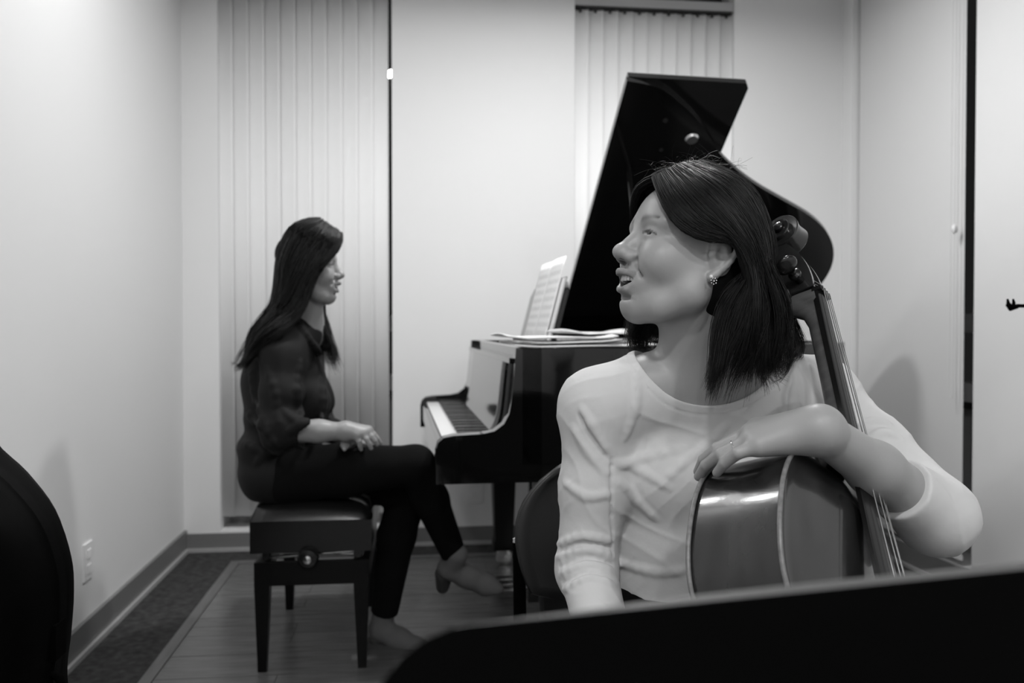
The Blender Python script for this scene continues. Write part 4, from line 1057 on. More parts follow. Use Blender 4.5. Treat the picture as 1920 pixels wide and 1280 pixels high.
# hand resting over the cello shoulder: (wrist, knuckle, joint, joint, tip) for each finger
def hand_ops(F, wrist, palm_r, fingers, thumb):
    for pts, rad in fingers:
        F.cap(wrist, pts[0], palm_r, rad[0] * 1.45, 0.016)
    for pts, rad in fingers: F.chain(pts, rad, 0.0015, k0=0.006)
    F.chain(thumb[0], thumb[1], 0.004, k0=0.012)
L_FING = [([at(1424, 836, 1.044), at(1383, 849, 1.046), at(1359, 868, 1.060), at(1344, 886, 1.075)], [0.0092, 0.0080, 0.0070, 0.0058]),
          ([at(1412, 824, 1.060), at(1352, 851, 1.072), at(1324, 872, 1.094), at(1310, 893, 1.113)], [0.0100, 0.0086, 0.0075, 0.0062]),
          ([at(1410, 813, 1.078), at(1346, 841, 1.092), at(1320, 862, 1.114), at(1309, 884, 1.135)], [0.0102, 0.0088, 0.0077, 0.0064]),
          ([at(1420, 803, 1.098), at(1362, 832, 1.114), at(1336, 852, 1.135), at(1322, 872, 1.150)], [0.0100, 0.0086, 0.0075, 0.0062])]
L_THUMB = ([at(1502, 812, 1.080), at(1462, 830, 1.125), at(1440, 846, 1.152)], [0.0125, 0.0100, 0.0078])
RW2 = RWR
rdir = (RWR - RE) / np.linalg.norm(RWR - RE)
def rh(a, b, c): return RWR + rdir * a * 0.7 + ex1 * b + np.array([0, 0, c])
R_FING = [([rh(0.085, -0.028 + 0.018 * i, -0.030), rh(0.125, -0.030 + 0.020 * i, -0.040), rh(0.145, -0.030 + 0.020 * i, -0.056), rh(0.150, -0.030 + 0.020 * i, -0.072)], [0.0095, 0.0085, 0.0075, 0.006]) for i in range(4)]
R_THUMB = ([rh(0.03, 0.03, -0.012), rh(0.065, 0.050, -0.03), rh(0.09, 0.056, -0.042)], [0.012, 0.0095, 0.0075])
B1 = Field()
torso_ops(B1, -0.002)
B1.cap(NB, h1((0, -0.030, -0.050)), 0.055, 0.050, 0.03)
B1.cap(at(1306, 708, 1.345), h1((0, -0.005, -0.075)), 0.036, 0.040, 0.03)
B1.frame(H1R, H1T, H1S); head_ops(B1); ear_ops(B1, -1); ear_ops(B1, 1); B1.frame()
B1.chain([RS, RE, RWR], [0.042, 0.036, 0.025], 0.02, k0=0.03); B1.chain([LS, LE, LE * 0.45 + LWR * 0.55 + np.array([0, 0, 0.002]), LWR], [0.042, 0.037, 0.0325, 0.0250], 0.02, k0=0.03)
hand_ops(B1, LWR, 0.0235, L_FING, L_THUMB); hand_ops(B1, RWR, 0.022, R_FING, R_THUMB)
W1 = empty('person', (HI1[0], HI1[1], 0)); tag(W1, 'seated woman in a pale shirt laughing over her shoulder, arm draped over a cello', 'person')
bpy.context.view_layer.update()
body1 = sdf_object('body', B1, 0.0024, M_SKIN, W1, tone=lambda V: skin_tone(V, H1R, H1T, H1S, 0.30, 0.20, 0.085))
face_parts(body1, H1R, H1T, H1S, M_TEETH, M_EYE, None, (-0.30, 1, 0.02))
# ---- shirt
S1 = Field(); torso_ops(S1, 0.006)
upl = (LE - LS); S1.chain([RS, RS * 0.5 + RE * 0.5, RE, RE * 0.35 + RWR * 0.65], [0.052, 0.050, 0.045, 0.037], 0.02, k0=0.04)
S1.chain([LS, LS * 0.5 + LE * 0.5, LE, LE * 0.70 + LWR * 0.30], [0.052, 0.052, 0.0505, 0.0430], 0.02, k0=0.04)
def folds(F, lst, r=0.0052, k=0.012, off=0.0012, mode='u'):
    new = []
    for f in lst:
        pts = [F.ray(px, py, 0.8, 2.2) for px, py in catmull(f, 4)]
        pts = [p for p in pts if p is not None]
        if len(pts) > 1: new.append([p + cf * (r - off) if mode == 'u' else p for p in pts])
    for pts in new:
        n = len(pts); F.chain(pts, [r * (0.35 + 0.65 * math.sin(math.pi * (i + 0.5) / n)) for i in range(n)], k, mode)
folds(S1, [[(1092, 765), (1112, 800), (1136, 846)], [(1078, 800), (1105, 850), (1142, 892)], [(1060, 905), (1100, 930), (1143, 925)],
           [(1048, 1020), (1095, 1006), (1147, 1014)], [(1048, 1046), (1095, 1030), (1148, 1042)], [(1052, 1078), (1100, 1058), (1148, 1072)], [(1058, 1106), (1105, 1086), (1148, 1098)],
           [(1240, 902), (1320, 838), (1362, 795)], [(1480, 705), (1470, 745), (1472, 775)], [(1518, 690), (1530, 720), (1548, 752)], [(1610, 800), (1640, 790), (1668, 795)], [(1630, 826), (1660, 812), (1688, 822)]], r=0.0036, k=0.009, off=0.0004)
folds(S1, [[(1154, 866), (1195, 878), (1255, 915)], [(1154, 900), (1190, 930), (1230, 970)], [(1160, 872), (1200, 862), (1280, 842)], [(1165, 1055), (1230, 1072), (1288, 1066)], [(1495, 700), (1510, 735), (1515, 765)], [(1196, 700), (1190, 760), (1172, 820)]], r=0.0036, k=0.010, off=-0.0006)
folds(S1, [[(1086, 780), (1108, 820), (1138, 860)], [(1050, 1033), (1095, 1018), (1147, 1028)], [(1050, 1062), (1100, 1045), (1148, 1057)], [(1055, 1092), (1100, 1072), (1148, 1085)], [(1148, 860), (1146, 940), (1150, 1040)], [(1475, 712), (1468, 745), (1470, 772)]], r=0.0018, k=0.006, mode='s')
def wrinkle(P):
    w = P + 0.035 * np.sin(P[:, [1, 2, 0]] * 17.0 + np.array([0.3, 1.1, 2.0])) + 0.015 * np.sin(P[:, [2, 0, 1]] * 43.0)
    a = np.sin(w @ np.array([46.0, 10.0, 52.0])); b = np.sin(w @ np.array([-60.0, 20.0, 71.0]) + 1.3); c = np.sin(w @ np.array([25.0, -12.0, 20.0]))
    return 0.0016 * (1 - np.abs(a)) ** 2 * (0.5 + 0.5 * c) + 0.0010 * (1 - np.abs(b)) ** 2 * (0.5 - 0.5 * c) + 0.0006 * c
S1.disp(wrinkle, (-1, 0, 0), (2, 3, 2))
# neckline: an oval opening round the neck, and straight cuffs and hem
nr = np.stack([ex1, np.cross(np.array([0, -0.30, 0.95]) / np.linalg.norm([0, -0.30, 0.95]), ex1), np.array([0, -0.30, 0.95]) / np.linalg.norm([0, -0.30, 0.95])], 1)
NC, NR_ = at(1318, 668, 1.33), np.array([0.106, 0.098, 0.072])
def neck_d(P):
    q = ((P - NC) @ nr) / NR_; k0 = np.sqrt((q * q).sum(1)); q = q / NR_; return k0 * (k0 - 1) / np.sqrt((q * q).sum(1))
S1.disp(lambda P: -0.0011 * np.exp(-((neck_d(P) - 0.014) / 0.0013) ** 2), NC - 0.16, NC + 0.16)
S1.ell(NC, NR_, 0.003, 's', rot=nr)
cd = (LWR - LE) / np.linalg.norm(LWR - LE); cx_ = np.cross(cd, [0, 0, 1]); cx_ /= np.linalg.norm(cx_)
CR = np.stack([cx_, np.cross(cd, cx_), cd], 1)
S1.box(LE + cd * (0.092 + 0.06), (0.08, 0.08, 0.06), 0.001, 0.002, 's', rot=CR)
S1.box(np.array([HI1[0], HI1[1], 0.30]), (0.5, 0.4, 0.285), 0.001, 0.002, 's')
shirt1 = sdf_object('shirt', S1, 0.0030, M_SHIRT, W1)
# neck binding and cuff stitching
bind = []
# ---- trousers and shoes
TR = Field()
hipR, hipL = HI1 - ex1 * 0.085, HI1 + ex1 * 0.085
kR, kL = np.array([0.085, 0.985, 0.515]), np.array([0.865, 1.10, 0.505]); aR, aL = np.array([0.07, 0.97, 0.10]), np.array([0.90, 1.06, 0.10])
TR.ell(HI1 + np.array([0, 0, 0.0]), (0.166, 0.122, 0.105), 0, rot=T1)
TR.ell(HI1 + np.array([0, 0, 0.06]), (0.150, 0.110, 0.10), 0.04, rot=T1)
for hp, kn, an in ((hipR, kR, aR), (hipL, kL, aL)): TR.chain([hp + np.array([0, 0, -0.005]), kn, kn * 0.55 + an * 0.45, an], [0.082, 0.060, 0.054, 0.042], 0.02, k0=0.04)
sdf_object('trousers', TR, 0.006, M_TROU, W1)
for an, sg in ((aR, -1), (aL, 1)):
    sh = Field(); d_ = np.array([0.05 * sg, -1.0, 0]); d_ /= np.linalg.norm(d_)
    sh.chain([an * [1, 1, 0] + [0, 0, 0.045] - d_ * 0.03, an * [1, 1, 0] + [0, 0, 0.036] + d_ * 0.09, an * [1, 1, 0] + [0, 0, 0.030] + d_ * 0.17], [0.040, 0.037, 0.028], 0.02); sh.cap(an - np.array([0, 0, 0.01]), an * [1, 1, 0] + [0, 0, 0.05], 0.038, 0.040, 0.02)
    sh.box(an * [1, 1, 0] + [0, 0, -0.199], (0.4, 0.4, 0.2), 0.001, 0.001, 's'); sdf_object('shoe', sh, 0.005, M_SHOE, W1)
# ---- hair
def resample(P, n):
    P = catmull(P, 8); d = np.r_[0, np.cumsum(np.linalg.norm(np.diff(P, axis=0), axis=1))]; t = np.linspace(0, d[-1], n); return np.stack([np.interp(t, d, P[:, i]) for i in range(3)], 1)
def hair_build(person, guides, center, n_str, nseg, rad, seed, inner, lockr, clump=0.004, frizz=0.0012, flat=None, core=4, core_r=0.0075, extra=None, tip=0.015, skip=0):
    """guides: ordered list of world polylines round the head; mass first, then strands combed along it"""
    g = np.random.default_rng(seed); G = np.stack([resample(q, nseg) for q in guides]); ng = len(G)
    Fh = Field()
    cen = np.asarray(center, float)
    for i in range(ng - 1 - skip):
        for j in range(core):
            f = (j + 0.5) / core; P = G[i] * (1 - f) + G[i + 1] * f
            dv = cen - P; hor = dv.copy(); P = P + dv / (np.linalg.norm(dv, axis=1)[:, None] + 1e-6) * core_r * 1.9
            k = np.linspace(0, 1, nseg); rr = core_r * np.where(k > 0.6, 1 - (k - 0.6) / 0.4 * 0.6, 1); P = P[:int(nseg * 0.92):2]; rr = rr[:int(nseg * 0.92):2]
            Fh.chain(P, rr, 0.006, k0=0.006)
    if extra: extra(Fh)
    mass = sdf_object('hair', Fh, 0.0044, M_HAIRB, person)
    # clumps
    nc = max(ng * 9, 30); C = []
    cu_i = np.r_[g.uniform(0, ng - 1, nc - nc // 3), g.uniform(ng - 1.5, ng - 1, nc // 6), g.uniform(0, 1.2, nc // 3 - nc // 6)]; coff = g.normal(0, 1, (nc, 3)) * clump; cwav = g.normal(0, 1, (nc, 3)) * clump * 1.8; ccut = 1 - np.abs(g.normal(0, 1, nc)) * tip * 2.2
    S = []
    for s_ in range(n_str):
        q = g.integers(nc); u = np.clip(cu_i[q] + g.normal(0, 0.18), 0, ng - 1.001); i = int(u); f = u - i
        P = G[i] * (1 - f) + G[i + 1] * f
        t = np.linspace(0, 1, nseg)[:, None]
        dep = abs(g.normal(0, inner)); dv = cen - P; P = P + dv / (np.linalg.norm(dv, axis=1)[:, None] + 1e-6) * (dep - 0.0050)
        P = P + coff[q] * t ** 1.5 + cwav[q] * np.sin(np.clip(t - 0.55, 0, 1) * 10.0) * 0.7 + g.normal(0, frizz, 3) * t + frizz * 0.8 * np.sin(t * g.uniform(4, 12) + g.uniform(0, 6, 3))
        # ragged tips
        cut = ccut[q] - abs(g.normal(0, tip)) * 2.5; cut = max(cut, 0.72); tt = np.linspace(0, 1, nseg) * cut * (nseg - 1); i0 = np.minimum(tt.astype(int), nseg - 2); fr = (tt - i0)[:, None]; P = P[i0] * (1 - fr) + P[i0 + 1] * fr
        S.append(P)
    R = np.outer(g.uniform(0.6, 1.3, n_str) * rad, np.r_[np.ones(nseg - 5), np.linspace(1, 0.25, 5)])
    o = strands('strands', S, R, M_HAIR, mass); o['kind'] = 'stuff'
    return mass, G
G1 = [[(1226, 336, 1.282), (1198, 350, 1.305), (1187, 385, 1.335), (1192, 450, 1.392), (1200, 540, 1.412), (1180, 610, 1.405), (1172, 638, 1.395), (1200, 662, 1.385)],
      [(1246, 324, 1.300), (1236, 338, 1.370), (1256, 420, 1.420), (1250, 540, 1.430), (1215, 620, 1.412), (1205, 652, 1.395), (1230, 668, 1.385)],
      [(1278, 313, 1.320), (1300, 338, 1.410), (1330, 430, 1.450), (1340, 540, 1.450), (1322, 630, 1.425), (1325, 680, 1.415)],
      [(1308, 308, 1.340), (1378, 348, 1.420), (1420, 440, 1.445), (1432, 540, 1.440), (1425, 630, 1.425), (1425, 690, 1.41)],
      [(1325, 306, 1.340), (1405, 352, 1.365), (1443, 440, 1.380), (1447, 530, 1.385), (1482, 608, 1.370), (1502, 648, 1.355), (1488, 678, 1.345), (1464, 682, 1.34)],
      [(1310, 306, 1.320), (1398, 345, 1.290), (1440, 430, 1.285), (1446, 525, 1.290), (1468, 600, 1.290), (1486, 646, 1.290), (1478, 684, 1.290), (1452, 690, 1.290)],
      [(1290, 309, 1.300), (1372, 345, 1.245), (1422, 420, 1.228), (1438, 512, 1.230), (1450, 600, 1.235), (1458, 656, 1.240), (1450, 694, 1.250), (1466, 688, 1.262)],
      [(1274, 313, 1.290), (1342, 358, 1.222), (1400, 430, 1.200), (1426, 510, 1.203), (1436, 600, 1.212), (1434, 670, 1.216), (1430, 712, 1.222), (1452, 728, 1.232)],
      [(1258, 320, 1.285), (1312, 374, 1.214), (1368, 432, 1.196), (1408, 490, 1.196), (1420, 570, 1.200), (1413, 650, 1.205), (1400, 712, 1.212), (1396, 748, 1.216)],
      [(1243, 328, 1.280), (1278, 378, 1.222), (1322, 424, 1.204), (1382, 452, 1.203), (1412, 530, 1.205), (1392, 615, 1.208), (1362, 690, 1.215), (1342, 746, 1.220)],
      [(1226, 337, 1.274), (1244, 384, 1.234), (1274, 424, 1.216), (1325, 448, 1.210), (1385, 452, 1.213), (1408, 508, 1.218), (1372, 565, 1.222), (1340, 650, 1.222), (1318, 735, 1.226)]]
G1 = [[at(p[0], p[1], p[2] - (0.007 if i > 5 and 0 < j < 6 else 0)) for j, p in enumerate(q)] for i, q in enumerate(G1)]
def ex_h1(F):
    F.frame(H1R, H1T, H1S)
    F.ell((0, -0.014, 0.040), (0.0775, 0.0935, 0.0775), 0.01); F.ell((0, -0.035, -0.03), (0.070, 0.070, 0.075), 0.02)
    F.ell((0, 0.085, 0.025), (0.058, 0.050, 0.058), 0.008, 's', rot=np.array(Matrix.Rotation(0.35, 3, 'X'))); F.ell((0, 0.080, -0.06), (0.075, 0.085, 0.075), 0.008, 's')
    for s in (-1, 1): F.ell((s * 0.080, -0.004, -0.018), (0.030, 0.026, 0.036), 0.008, 's')
    F.frame()
hair1, _ = hair_build(W1, G1, H1T + np.array([0.01, 0.03, -0.02]), 7600, 20, 0.00046, 3, 0.0045, 0.0, extra=ex_h1, skip=2, tip=0.03, clump=0.006, frizz=0.002)
g = np.random.default_rng(8); fly = []
for i in range(110):
    u = g.uniform(0, 1); p = at(1215 + 170 * u, 318 - 14 * math.sin(u * 3.1) + g.normal(0, 4), 1.29 + g.normal(0, 0.03)); a = g.normal(0, 1, 3); a[2] = abs(a[2]) * 0.5; L_ = g.uniform(0.012, 0.045)
    a = a / np.linalg.norm(a); b = g.normal(0, 0.5, 3); t = np.linspace(0, 1, 8)[:, None]; fly.append(p + a * t * L_ + b * t * t * L_ * 0.6 - np.array([0, 0, 0.3]) * t ** 2 * L_)
for i in range(26):
    q = G1[int(g.integers(5, 10))]; P = resample(q, 8); fly.append(P + g.normal(0, 0.006, 3) * np.linspace(0, 1, 8)[:, None] ** 2 + np.array([0, -0.004, 0]))
o = strands('flyaway_strands', fly, np.full(len(fly), 0.00016), M_HAIR, hair1); o['kind'] = 'stuff'
# ---- earring, ring
er = bmesh.new()
c0 = h1((-0.0845, -0.0050, -0.0475))
bmesh.ops.create_icosphere(er, subdivisions=2, radius=0.0030, matrix=Matrix.Translation(Vector(h1((-0.0885, -0.0005, -0.0455)))))
er_o = from_bm('earring', er, mat('pearl', 0.7, 0.15), W1, smooth=True); er_o.matrix_parent_inverse = W1.matrix_world.inverted()
er = bmesh.new()
for k in range(7):
    a = k * 2 * math.pi / 7; q = h1((-0.0885, -0.0060 + 0.0042 * math.cos(a), -0.0505 + 0.0042 * math.sin(a))); bmesh.ops.create_icosphere(er, subdivisions=1, radius=0.0014, matrix=Matrix.Translation(Vector(q)))
bmesh.ops.create_icosphere(er, subdivisions=1, radius=0.0018, matrix=Matrix.Translation(Vector(h1((-0.089, -0.0060, -0.0505)))))
fo = from_bm('flower_stud', er, M_STEEL, er_o, smooth=True); fo.matrix_parent_inverse = er_o.matrix_world.inverted(); fo['kind'] = 'stuff'
ra, rb2 = L_FING[1][0][0], L_FING[1][0][1]; rc_ = ra * 0.42 + rb2 * 0.58; rd = (rb2 - ra) / np.linalg.norm(rb2 - ra); r1 = np.cross(rd, [0, 0, 1]); r1 /= np.linalg.norm(r1); r2 = np.cross(rd, r1)
ringo = tube('finger_ring', [rc_ + 0.0096 * (math.cos(a) * r1 + math.sin(a) * r2) for a in np.linspace(0, 2 * math.pi, 25)], 0.0009, M_STEEL, W1, 6, cap=False); ringo.matrix_parent_inverse = W1.matrix_world.inverted()

# ================================================================ the pianist
M_BLOUSE = mat('dark_blouse', 0.0075, 0.75, 0.2, bump=(500, 0.1))
M_SUEDE = mat('grey_suede', 0.13, 0.9, 0.15)
M_HEEL = mat('stacked_heel', 0.05, 0.6)
f2 = np.array([0.990, -0.105, 0.045]); f2 /= np.linalg.norm(f2); x2 = np.cross(f2, [0, 0, 1.0]); x2 /= np.linalg.norm(x2); z2 = np.cross(x2, f2)
H2R = np.stack([x2, f2, z2], 1); H2S = 0.945
H2T = at(646, 516, 2.64) - H2R @ (np.array([0, 0.1155, -0.034]) * H2S)
def h2(p): return H2R @ (np.asarray(p, float) * H2S) + H2T
RS2, LS2 = at(528, 668, 2.560), at(570, 668, 2.860)
RE2, RW2 = at(524, 808, 2.500), at(648, 808, 2.515)
LE2, LW2 = at(600, 800, 2.900), at(668, 822, 2.640)
HC2 = at(533, 892, 2.715); CH2 = at(548, 735, 2.715); NB2 = at(572, 625, 2.690)
T2 = np.stack([[1.0, 0.02, 0], [-0.02, 1.0, 0], [0, 0, 1.0]], 1)       # x forwards, y to her left
def torso2(F, g):
    F.ell(CH2, (0.100 + g, 0.150 + g, 0.150 + g), 0, rot=T2); F.ell(CH2 * 0.5 + HC2 * 0.5, (0.098 + g, 0.132 + g, 0.14 + g), 0.05, rot=T2)
    F.ell(HC2 + np.array([0.0, 0, 0.01]), (0.112 + g, 0.158 + g, 0.105 + g), 0.05, rot=T2)
    for sh in (RS2, LS2): F.chain([NB2, NB2 * 0.5 + sh * 0.5 + np.array([0, 0, 0.012]), sh], [0.048 + g, 0.045 + g, 0.048 + g], 0.05)
    for s in (-1, 1): F.ell(CH2 + T2 @ np.array([0.070, s * 0.065, -0.03]), (0.048 + g, 0.055 + g, 0.055 + g), 0.03, rot=T2)
B2 = Field(); torso2(B2, -0.012)
B2.cap(NB2, h2((0, -0.028, -0.055)), 0.050, 0.046, 0.03); B2.cap(NB2 + np.array([0.02, 0, 0]), h2((0, -0.004, -0.075)), 0.036, 0.038, 0.03)
B2.frame(H2R, H2T, H2S); head_ops(B2, slim=0.97); ear_ops(B2, 1); ear_ops(B2, -1); B2.frame()
B2.chain([RS2, RE2, RE2 * 0.4 + RW2 * 0.6, RW2], [0.042, 0.038, 0.031, 0.0245], 0.02, k0=0.03); B2.chain([LS2, LE2, LW2], [0.042, 0.036, 0.0245], 0.02, k0=0.03)
F2R = [([at(669, 816, 2.505), at(673, 827, 2.500), at(675, 835, 2.505), at(677, 842, 2.512)], [0.0092, 0.0085, 0.0076, 0.0062]),
       ([at(681, 812, 2.515), at(687, 823, 2.506), at(692, 832, 2.508), at(696, 840, 2.514)], [0.0094, 0.0086, 0.0076, 0.0064]),
       ([at(688, 808, 2.528), at(697, 818, 2.520), at(703, 826, 2.520), at(707, 833, 2.525)], [0.0094, 0.0086, 0.0076, 0.0064]),
       ([at(691, 806, 2.545), at(701, 814, 2.540), at(708, 822, 2.540), at(714, 830, 2.545)], [0.0090, 0.0080, 0.0070, 0.0058])]
hand_ops(B2, RW2, 0.0215, F2R, ([at(655, 814, 2.530), at(664, 826, 2.545), at(672, 830, 2.555)], [0.012, 0.0095, 0.0075]))
F2L = [([at(656 - 3 * i, 826 + 2 * i, 2.585 - 0.016 * i), at(652 - 3 * i, 829 + 2 * i, 2.55 - 0.010 * i), at(651 - 2 * i, 832 + 2 * i, 2.532 - 0.008 * i), at(652 - 2 * i, 836 + 2 * i, 2.522 - 0.008 * i)], [0.009, 0.0085, 0.0076, 0.0062]) for i in range(4)]
hand_ops(B2, LW2, 0.0210, F2L, ([at(674, 826, 2.600), at(680, 832, 2.575), at(684, 834, 2.560)], [0.0115, 0.009, 0.0072]))
W2 = empty('person', (HC2[0], HC2[1], 0)); tag(W2, 'long-haired woman in dark clothes sitting cross-legged on the piano bench', 'person')
bpy.context.view_layer.update()
body2 = sdf_object('body', B2, 0.0034, M_SKIN, W2, tone=lambda V: skin_tone(V, H2R, H2T, H2S, 0.25, 0.15, 0.09))
face_parts(body2, H2R, H2T, H2S, M_TEETH, M_EYE, None, (0.5, 1, 0.0))
# blouse with rolled sleeves, collar and chest pocket
S2 = Field(); torso2(S2, 0.010); S2.ell(at(525, 765, 2.72), (0.112, 0.150, 0.165), 0.03, rot=T2); S2.ell(at(506, 712, 2.72), (0.090, 0.125, 0.085), 0.04, rot=T2)
S2.ell(HC2 + np.array([-0.035, 0, 0.02]), (0.105, 0.162, 0.10), 0.04, rot=T2); S2.ell(HC2 + np.array([-0.055, 0, 0.095]), (0.085, 0.15, 0.07), 0.03, rot=T2)
S2.chain([RS2, RS2 * 0.5 + RE2 * 0.5, RE2, RE2 * 0.64 + RW2 * 0.36], [0.060, 0.062, 0.056, 0.046], 0.02, k0=0.04)
S2.chain([LS2, LE2, LE2 * 0.65 + LW2 * 0.35], [0.056, 0.052, 0.044], 0.02, k0=0.04)
d2 = (RW2 - RE2) / np.linalg.norm(RW2 - RE2)
S2.chain([RE2 + d2 * 0.062, RE2 + d2 * 0.092], [0.0525, 0.0500], 0.004)
for f_ in ([(500, 690), (515, 740), (520, 790)], [(470, 700), (480, 750), (500, 800)], [(560, 680), (555, 730), (565, 780)], [(462, 770), (490, 800), (520, 835)], [(458, 830), (490, 845), (525, 850)], [(600, 700), (605, 750), (600, 790)], [(530, 770), (555, 790), (575, 800)], [(540, 810), (560, 800), (580, 790)], [(480, 870), (500, 850), (530, 845)]):
    pts = [S2.ray(px, py, 1.9, 3.4) for px, py in catmull(f_, 3)]; pts = [p for p in pts if p is not None]
    n = len(pts)
    if n > 1: S2.chain([p + cf * 0.006 for p in pts], [0.009 * (0.4 + 0.6 * math.sin(math.pi * (i + 0.5) / n)) for i in range(n)], 0.014)
S2.cap(RE2 + d2 * 0.100, RE2 + d2 * 0.20, 0.060, 0.060, 0.002, 's')
S2.ell(at(590, 600, 2.69), (0.062, 0.070, 0.062), 0.004, 's'); S2.ell(at(603, 640, 2.675), (0.040, 0.030, 0.050), 0.004, 's')
col = [at(598, 660, 2.655), at(586, 644, 2.598), at(566, 618, 2.585), at(550, 606, 2.630), at(552, 604, 2.70), at(566, 612, 2.765), at(586, 634, 2.765), at(600, 660, 2.72)]
S2.chain(catmull(col, 3), [0.011] * 22, 0.008)
S2.box(np.array([HC2[0], HC2[1], 0.36]), (0.5, 0.5, 0.150), 0.002, 0.002, 's')
S2.disp(lambda P: 0.0022 * np.sin(P @ np.array([30., 20, 41]) + 2.2 * np.sin(P @ np.array([21., 9, -23]))), (-2, 1, 0), (2, 4, 2))
sdf_object('blouse', S2, 0.0045, M_BLOUSE, W2)
pk = S2.ray(575, 690, 1.9, 3.4)
# trousers: right leg crossed over the left
TR2 = Field()
TR2.ell(HC2 + np.array([0.0, 0, -0.005]), (0.122, 0.168, 0.076), 0, rot=T2)
kr, ar = at(779, 871, 2.615), at(848, 1032, 2.800); kl, al_ = at(768, 912, 2.770), at(722, 1140, 2.830)
TR2.chain([at(545, 888, 2.630), at(650, 880, 2.610), kr], [0.088, 0.078, 0.057], 0.03); TR2.chain([kr, kr * 0.6 + ar * 0.4 + np.array([0, 0.01, 0]), ar], [0.060, 0.056, 0.042], 0.02)
TR2.chain([at(545, 895, 2.80), kl], [0.086, 0.062], 0.03); TR2.chain([kl, kl * 0.6 + al_ * 0.4 + np.array([-0.01, 0, 0]), al_], [0.064, 0.061, 0.046], 0.02)
dr = (ar - kr) / np.linalg.norm(ar - kr); dl = (al_ - kl) / np.linalg.norm(al_ - kl)
def frame_from(d):
    a = np.cross(d, [0.3, 0.9, 0.1]); a /= np.linalg.norm(a); return np.stack([a, np.cross(d, a), d], 1)
TR2.box(ar + dr * 0.075, (0.08, 0.08, 0.06), 0.002, 0.003, 's', rot=frame_from(dr)); TR2.box(al_ + dl * 0.075, (0.08, 0.08, 0.06), 0.002, 0.003, 's', rot=frame_from(dl))
sdf_object('trousers', TR2, 0.006, M_TROU, W2)
def bootie(ank, toe_dir, down, name):
    """ankle boot: shaft, foot, open toe and block heel, in a frame at the ankle"""
    d = toe_dir / np.linalg.norm(toe_dir); dn_ = down - d * (down @ d); dn_ /= np.linalg.norm(dn_); sd = np.cross(d, dn_)
    R = np.stack([d, sd, -dn_], 1); w_ = lambda p: R @ np.asarray(p, float) + ank
    F = Field(); F.frame(R, ank)
    F.cap((-0.004, 0, 0.02), (-0.012, 0, -0.045), 0.037, 0.037, 0.01); F.chain([(-0.018, 0, -0.055), (0.05, 0, -0.075), (0.115, 0, -0.098), (0.150, 0, -0.104)], [0.035, 0.036, 0.033, 0.024], 0.02)
    F.ell((0.188, 0, -0.098), (0.022, 0.020, 0.016), 0.004, 's')
    o = sdf_object('ankle_boot', F, 0.0045, M_SUEDE, W2)
    H = Field(); H.frame(R, ank); H.cap((-0.028, 0, -0.085), (-0.022, 0, -0.145), 0.030, 0.022, 0.004); H.box((-0.02, 0, -0.205), (0.08, 0.08, 0.045), 0.001, 0.001, 's')
    hl = sdf_object('heel', H, 0.004, M_HEEL, W2); bpy.context.view_layer.update(); hl.parent = o; hl.matrix_parent_inverse = o.matrix_world.inverted() @ Matrix.Identity(4)
    hl.matrix_world = Matrix.Identity(4)
    T = Field(); T.frame(R, ank); T.chain([(0.10, 0, -0.100), (0.160, 0, -0.106)], [0.026, 0.019], 0.01); t_ = sdf_object('foot', T, 0.004, M_SKIN, W2, tone=lambda V: np.full(len(V), 0.10)); 
bpy.context.view_layer.update()
bootie(at(856, 1046, 2.800), np.array([0.96, -0.05, -0.20]), dr, 'right')
bootie(at(722, 1152, 2.830), np.array([0.80, -0.35, -0.02]), np.array([0, 0, -1.0]), 'left')
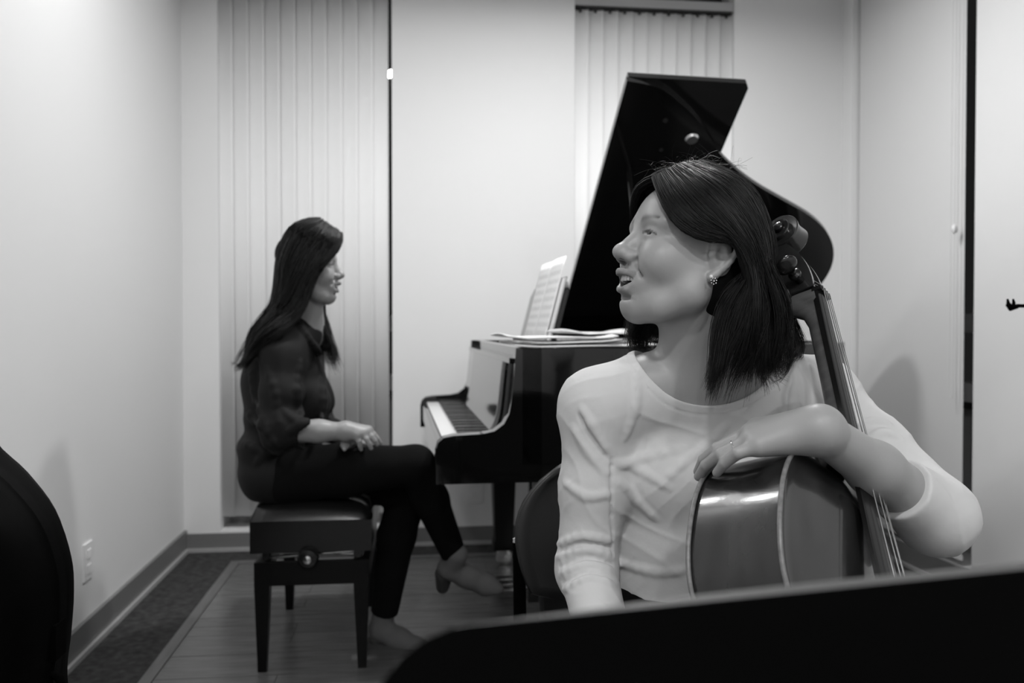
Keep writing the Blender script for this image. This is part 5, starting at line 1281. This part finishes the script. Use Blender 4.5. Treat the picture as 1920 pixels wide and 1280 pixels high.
G2 = [[(640, 440, 2.60), (638, 461, 2.575), (619, 487, 2.555), (595, 514, 2.545), (579, 558, 2.545), (560, 595, 2.535), (522, 625, 2.515), (482, 658, 2.520), (456, 692, 2.54)],
      [(630, 431, 2.60), (620, 452, 2.560), (595, 487, 2.540), (570, 530, 2.535), (550, 575, 2.530), (515, 610, 2.520), (480, 645, 2.530), (454, 690, 2.55), (432, 680, 2.56)],
      [(615, 422, 2.61), (600, 445, 2.555), (570, 490, 2.535), (545, 540, 2.535), (520, 590, 2.535), (492, 625, 2.540), (467, 665, 2.55), (452, 705, 2.565)],
      [(600, 411, 2.61), (566, 428, 2.560), (536, 482, 2.550), (527, 550, 2.550), (507, 595, 2.555), (478, 630, 2.560), (458, 680, 2.58), (438, 688, 2.60)],
      [(585, 411, 2.63), (545, 426, 2.610), (522, 475, 2.600), (514, 545, 2.600), (500, 590, 2.610), (468, 630, 2.620), (452, 690, 2.63)],
      [(580, 412, 2.66), (545, 428, 2.680), (523, 485, 2.690), (519, 550, 2.690), (502, 600, 2.690), (472, 650, 2.690), (460, 700, 2.69)],
      [(600, 416, 2.68), (590, 440, 2.720), (570, 500, 2.740), (560, 560, 2.740), (555, 620, 2.745), (550, 670, 2.76)],
      [(622, 428, 2.67), (616, 455, 2.725), (606, 510, 2.740), (598, 570, 2.740), (604, 620, 2.720), (620, 670, 2.700), (632, 705, 2.69)],
      [(634, 438, 2.66), (626, 464, 2.715), (614, 520, 2.735), (604, 575, 2.720), (614, 620, 2.690), (630, 660, 2.670), (638, 692, 2.66)]]
G2 = [[at(*p) for p in q] for q in G2]
def ex_h2(F):
    F.frame(H2R, H2T, H2S)
    F.ell((0, -0.014, 0.040), (0.0775, 0.0935, 0.0775), 0.01); F.ell((0, -0.035, -0.03), (0.072, 0.070, 0.075), 0.02)
    F.ell((0, 0.085, 0.025), (0.058, 0.050, 0.055), 0.008, 's', rot=np.array(Matrix.Rotation(0.35, 3, 'X'))); F.ell((0, 0.080, -0.06), (0.075, 0.080, 0.075), 0.008, 's')
    F.frame()
hair2, _ = hair_build(W2, G2, H2T + np.array([-0.03, 0.0, -0.03]), 3000, 18, 0.0009, 5, 0.006, 0.0, clump=0.006, frizz=0.003, extra=ex_h2, core=4, core_r=0.011, tip=0.035)
bp = [RW2 - d2 * 0.006 + 0.0262 * (math.cos(a) * np.array([0, 0, 1.0]) + math.sin(a) * np.array([0.1, 0.99, 0])) for a in np.linspace(0, 2 * math.pi, 25)]
br = tube('bracelet', bp, 0.0012, M_EBONY, W2, 6, cap=False); br.matrix_parent_inverse = W2.matrix_world.inverted()
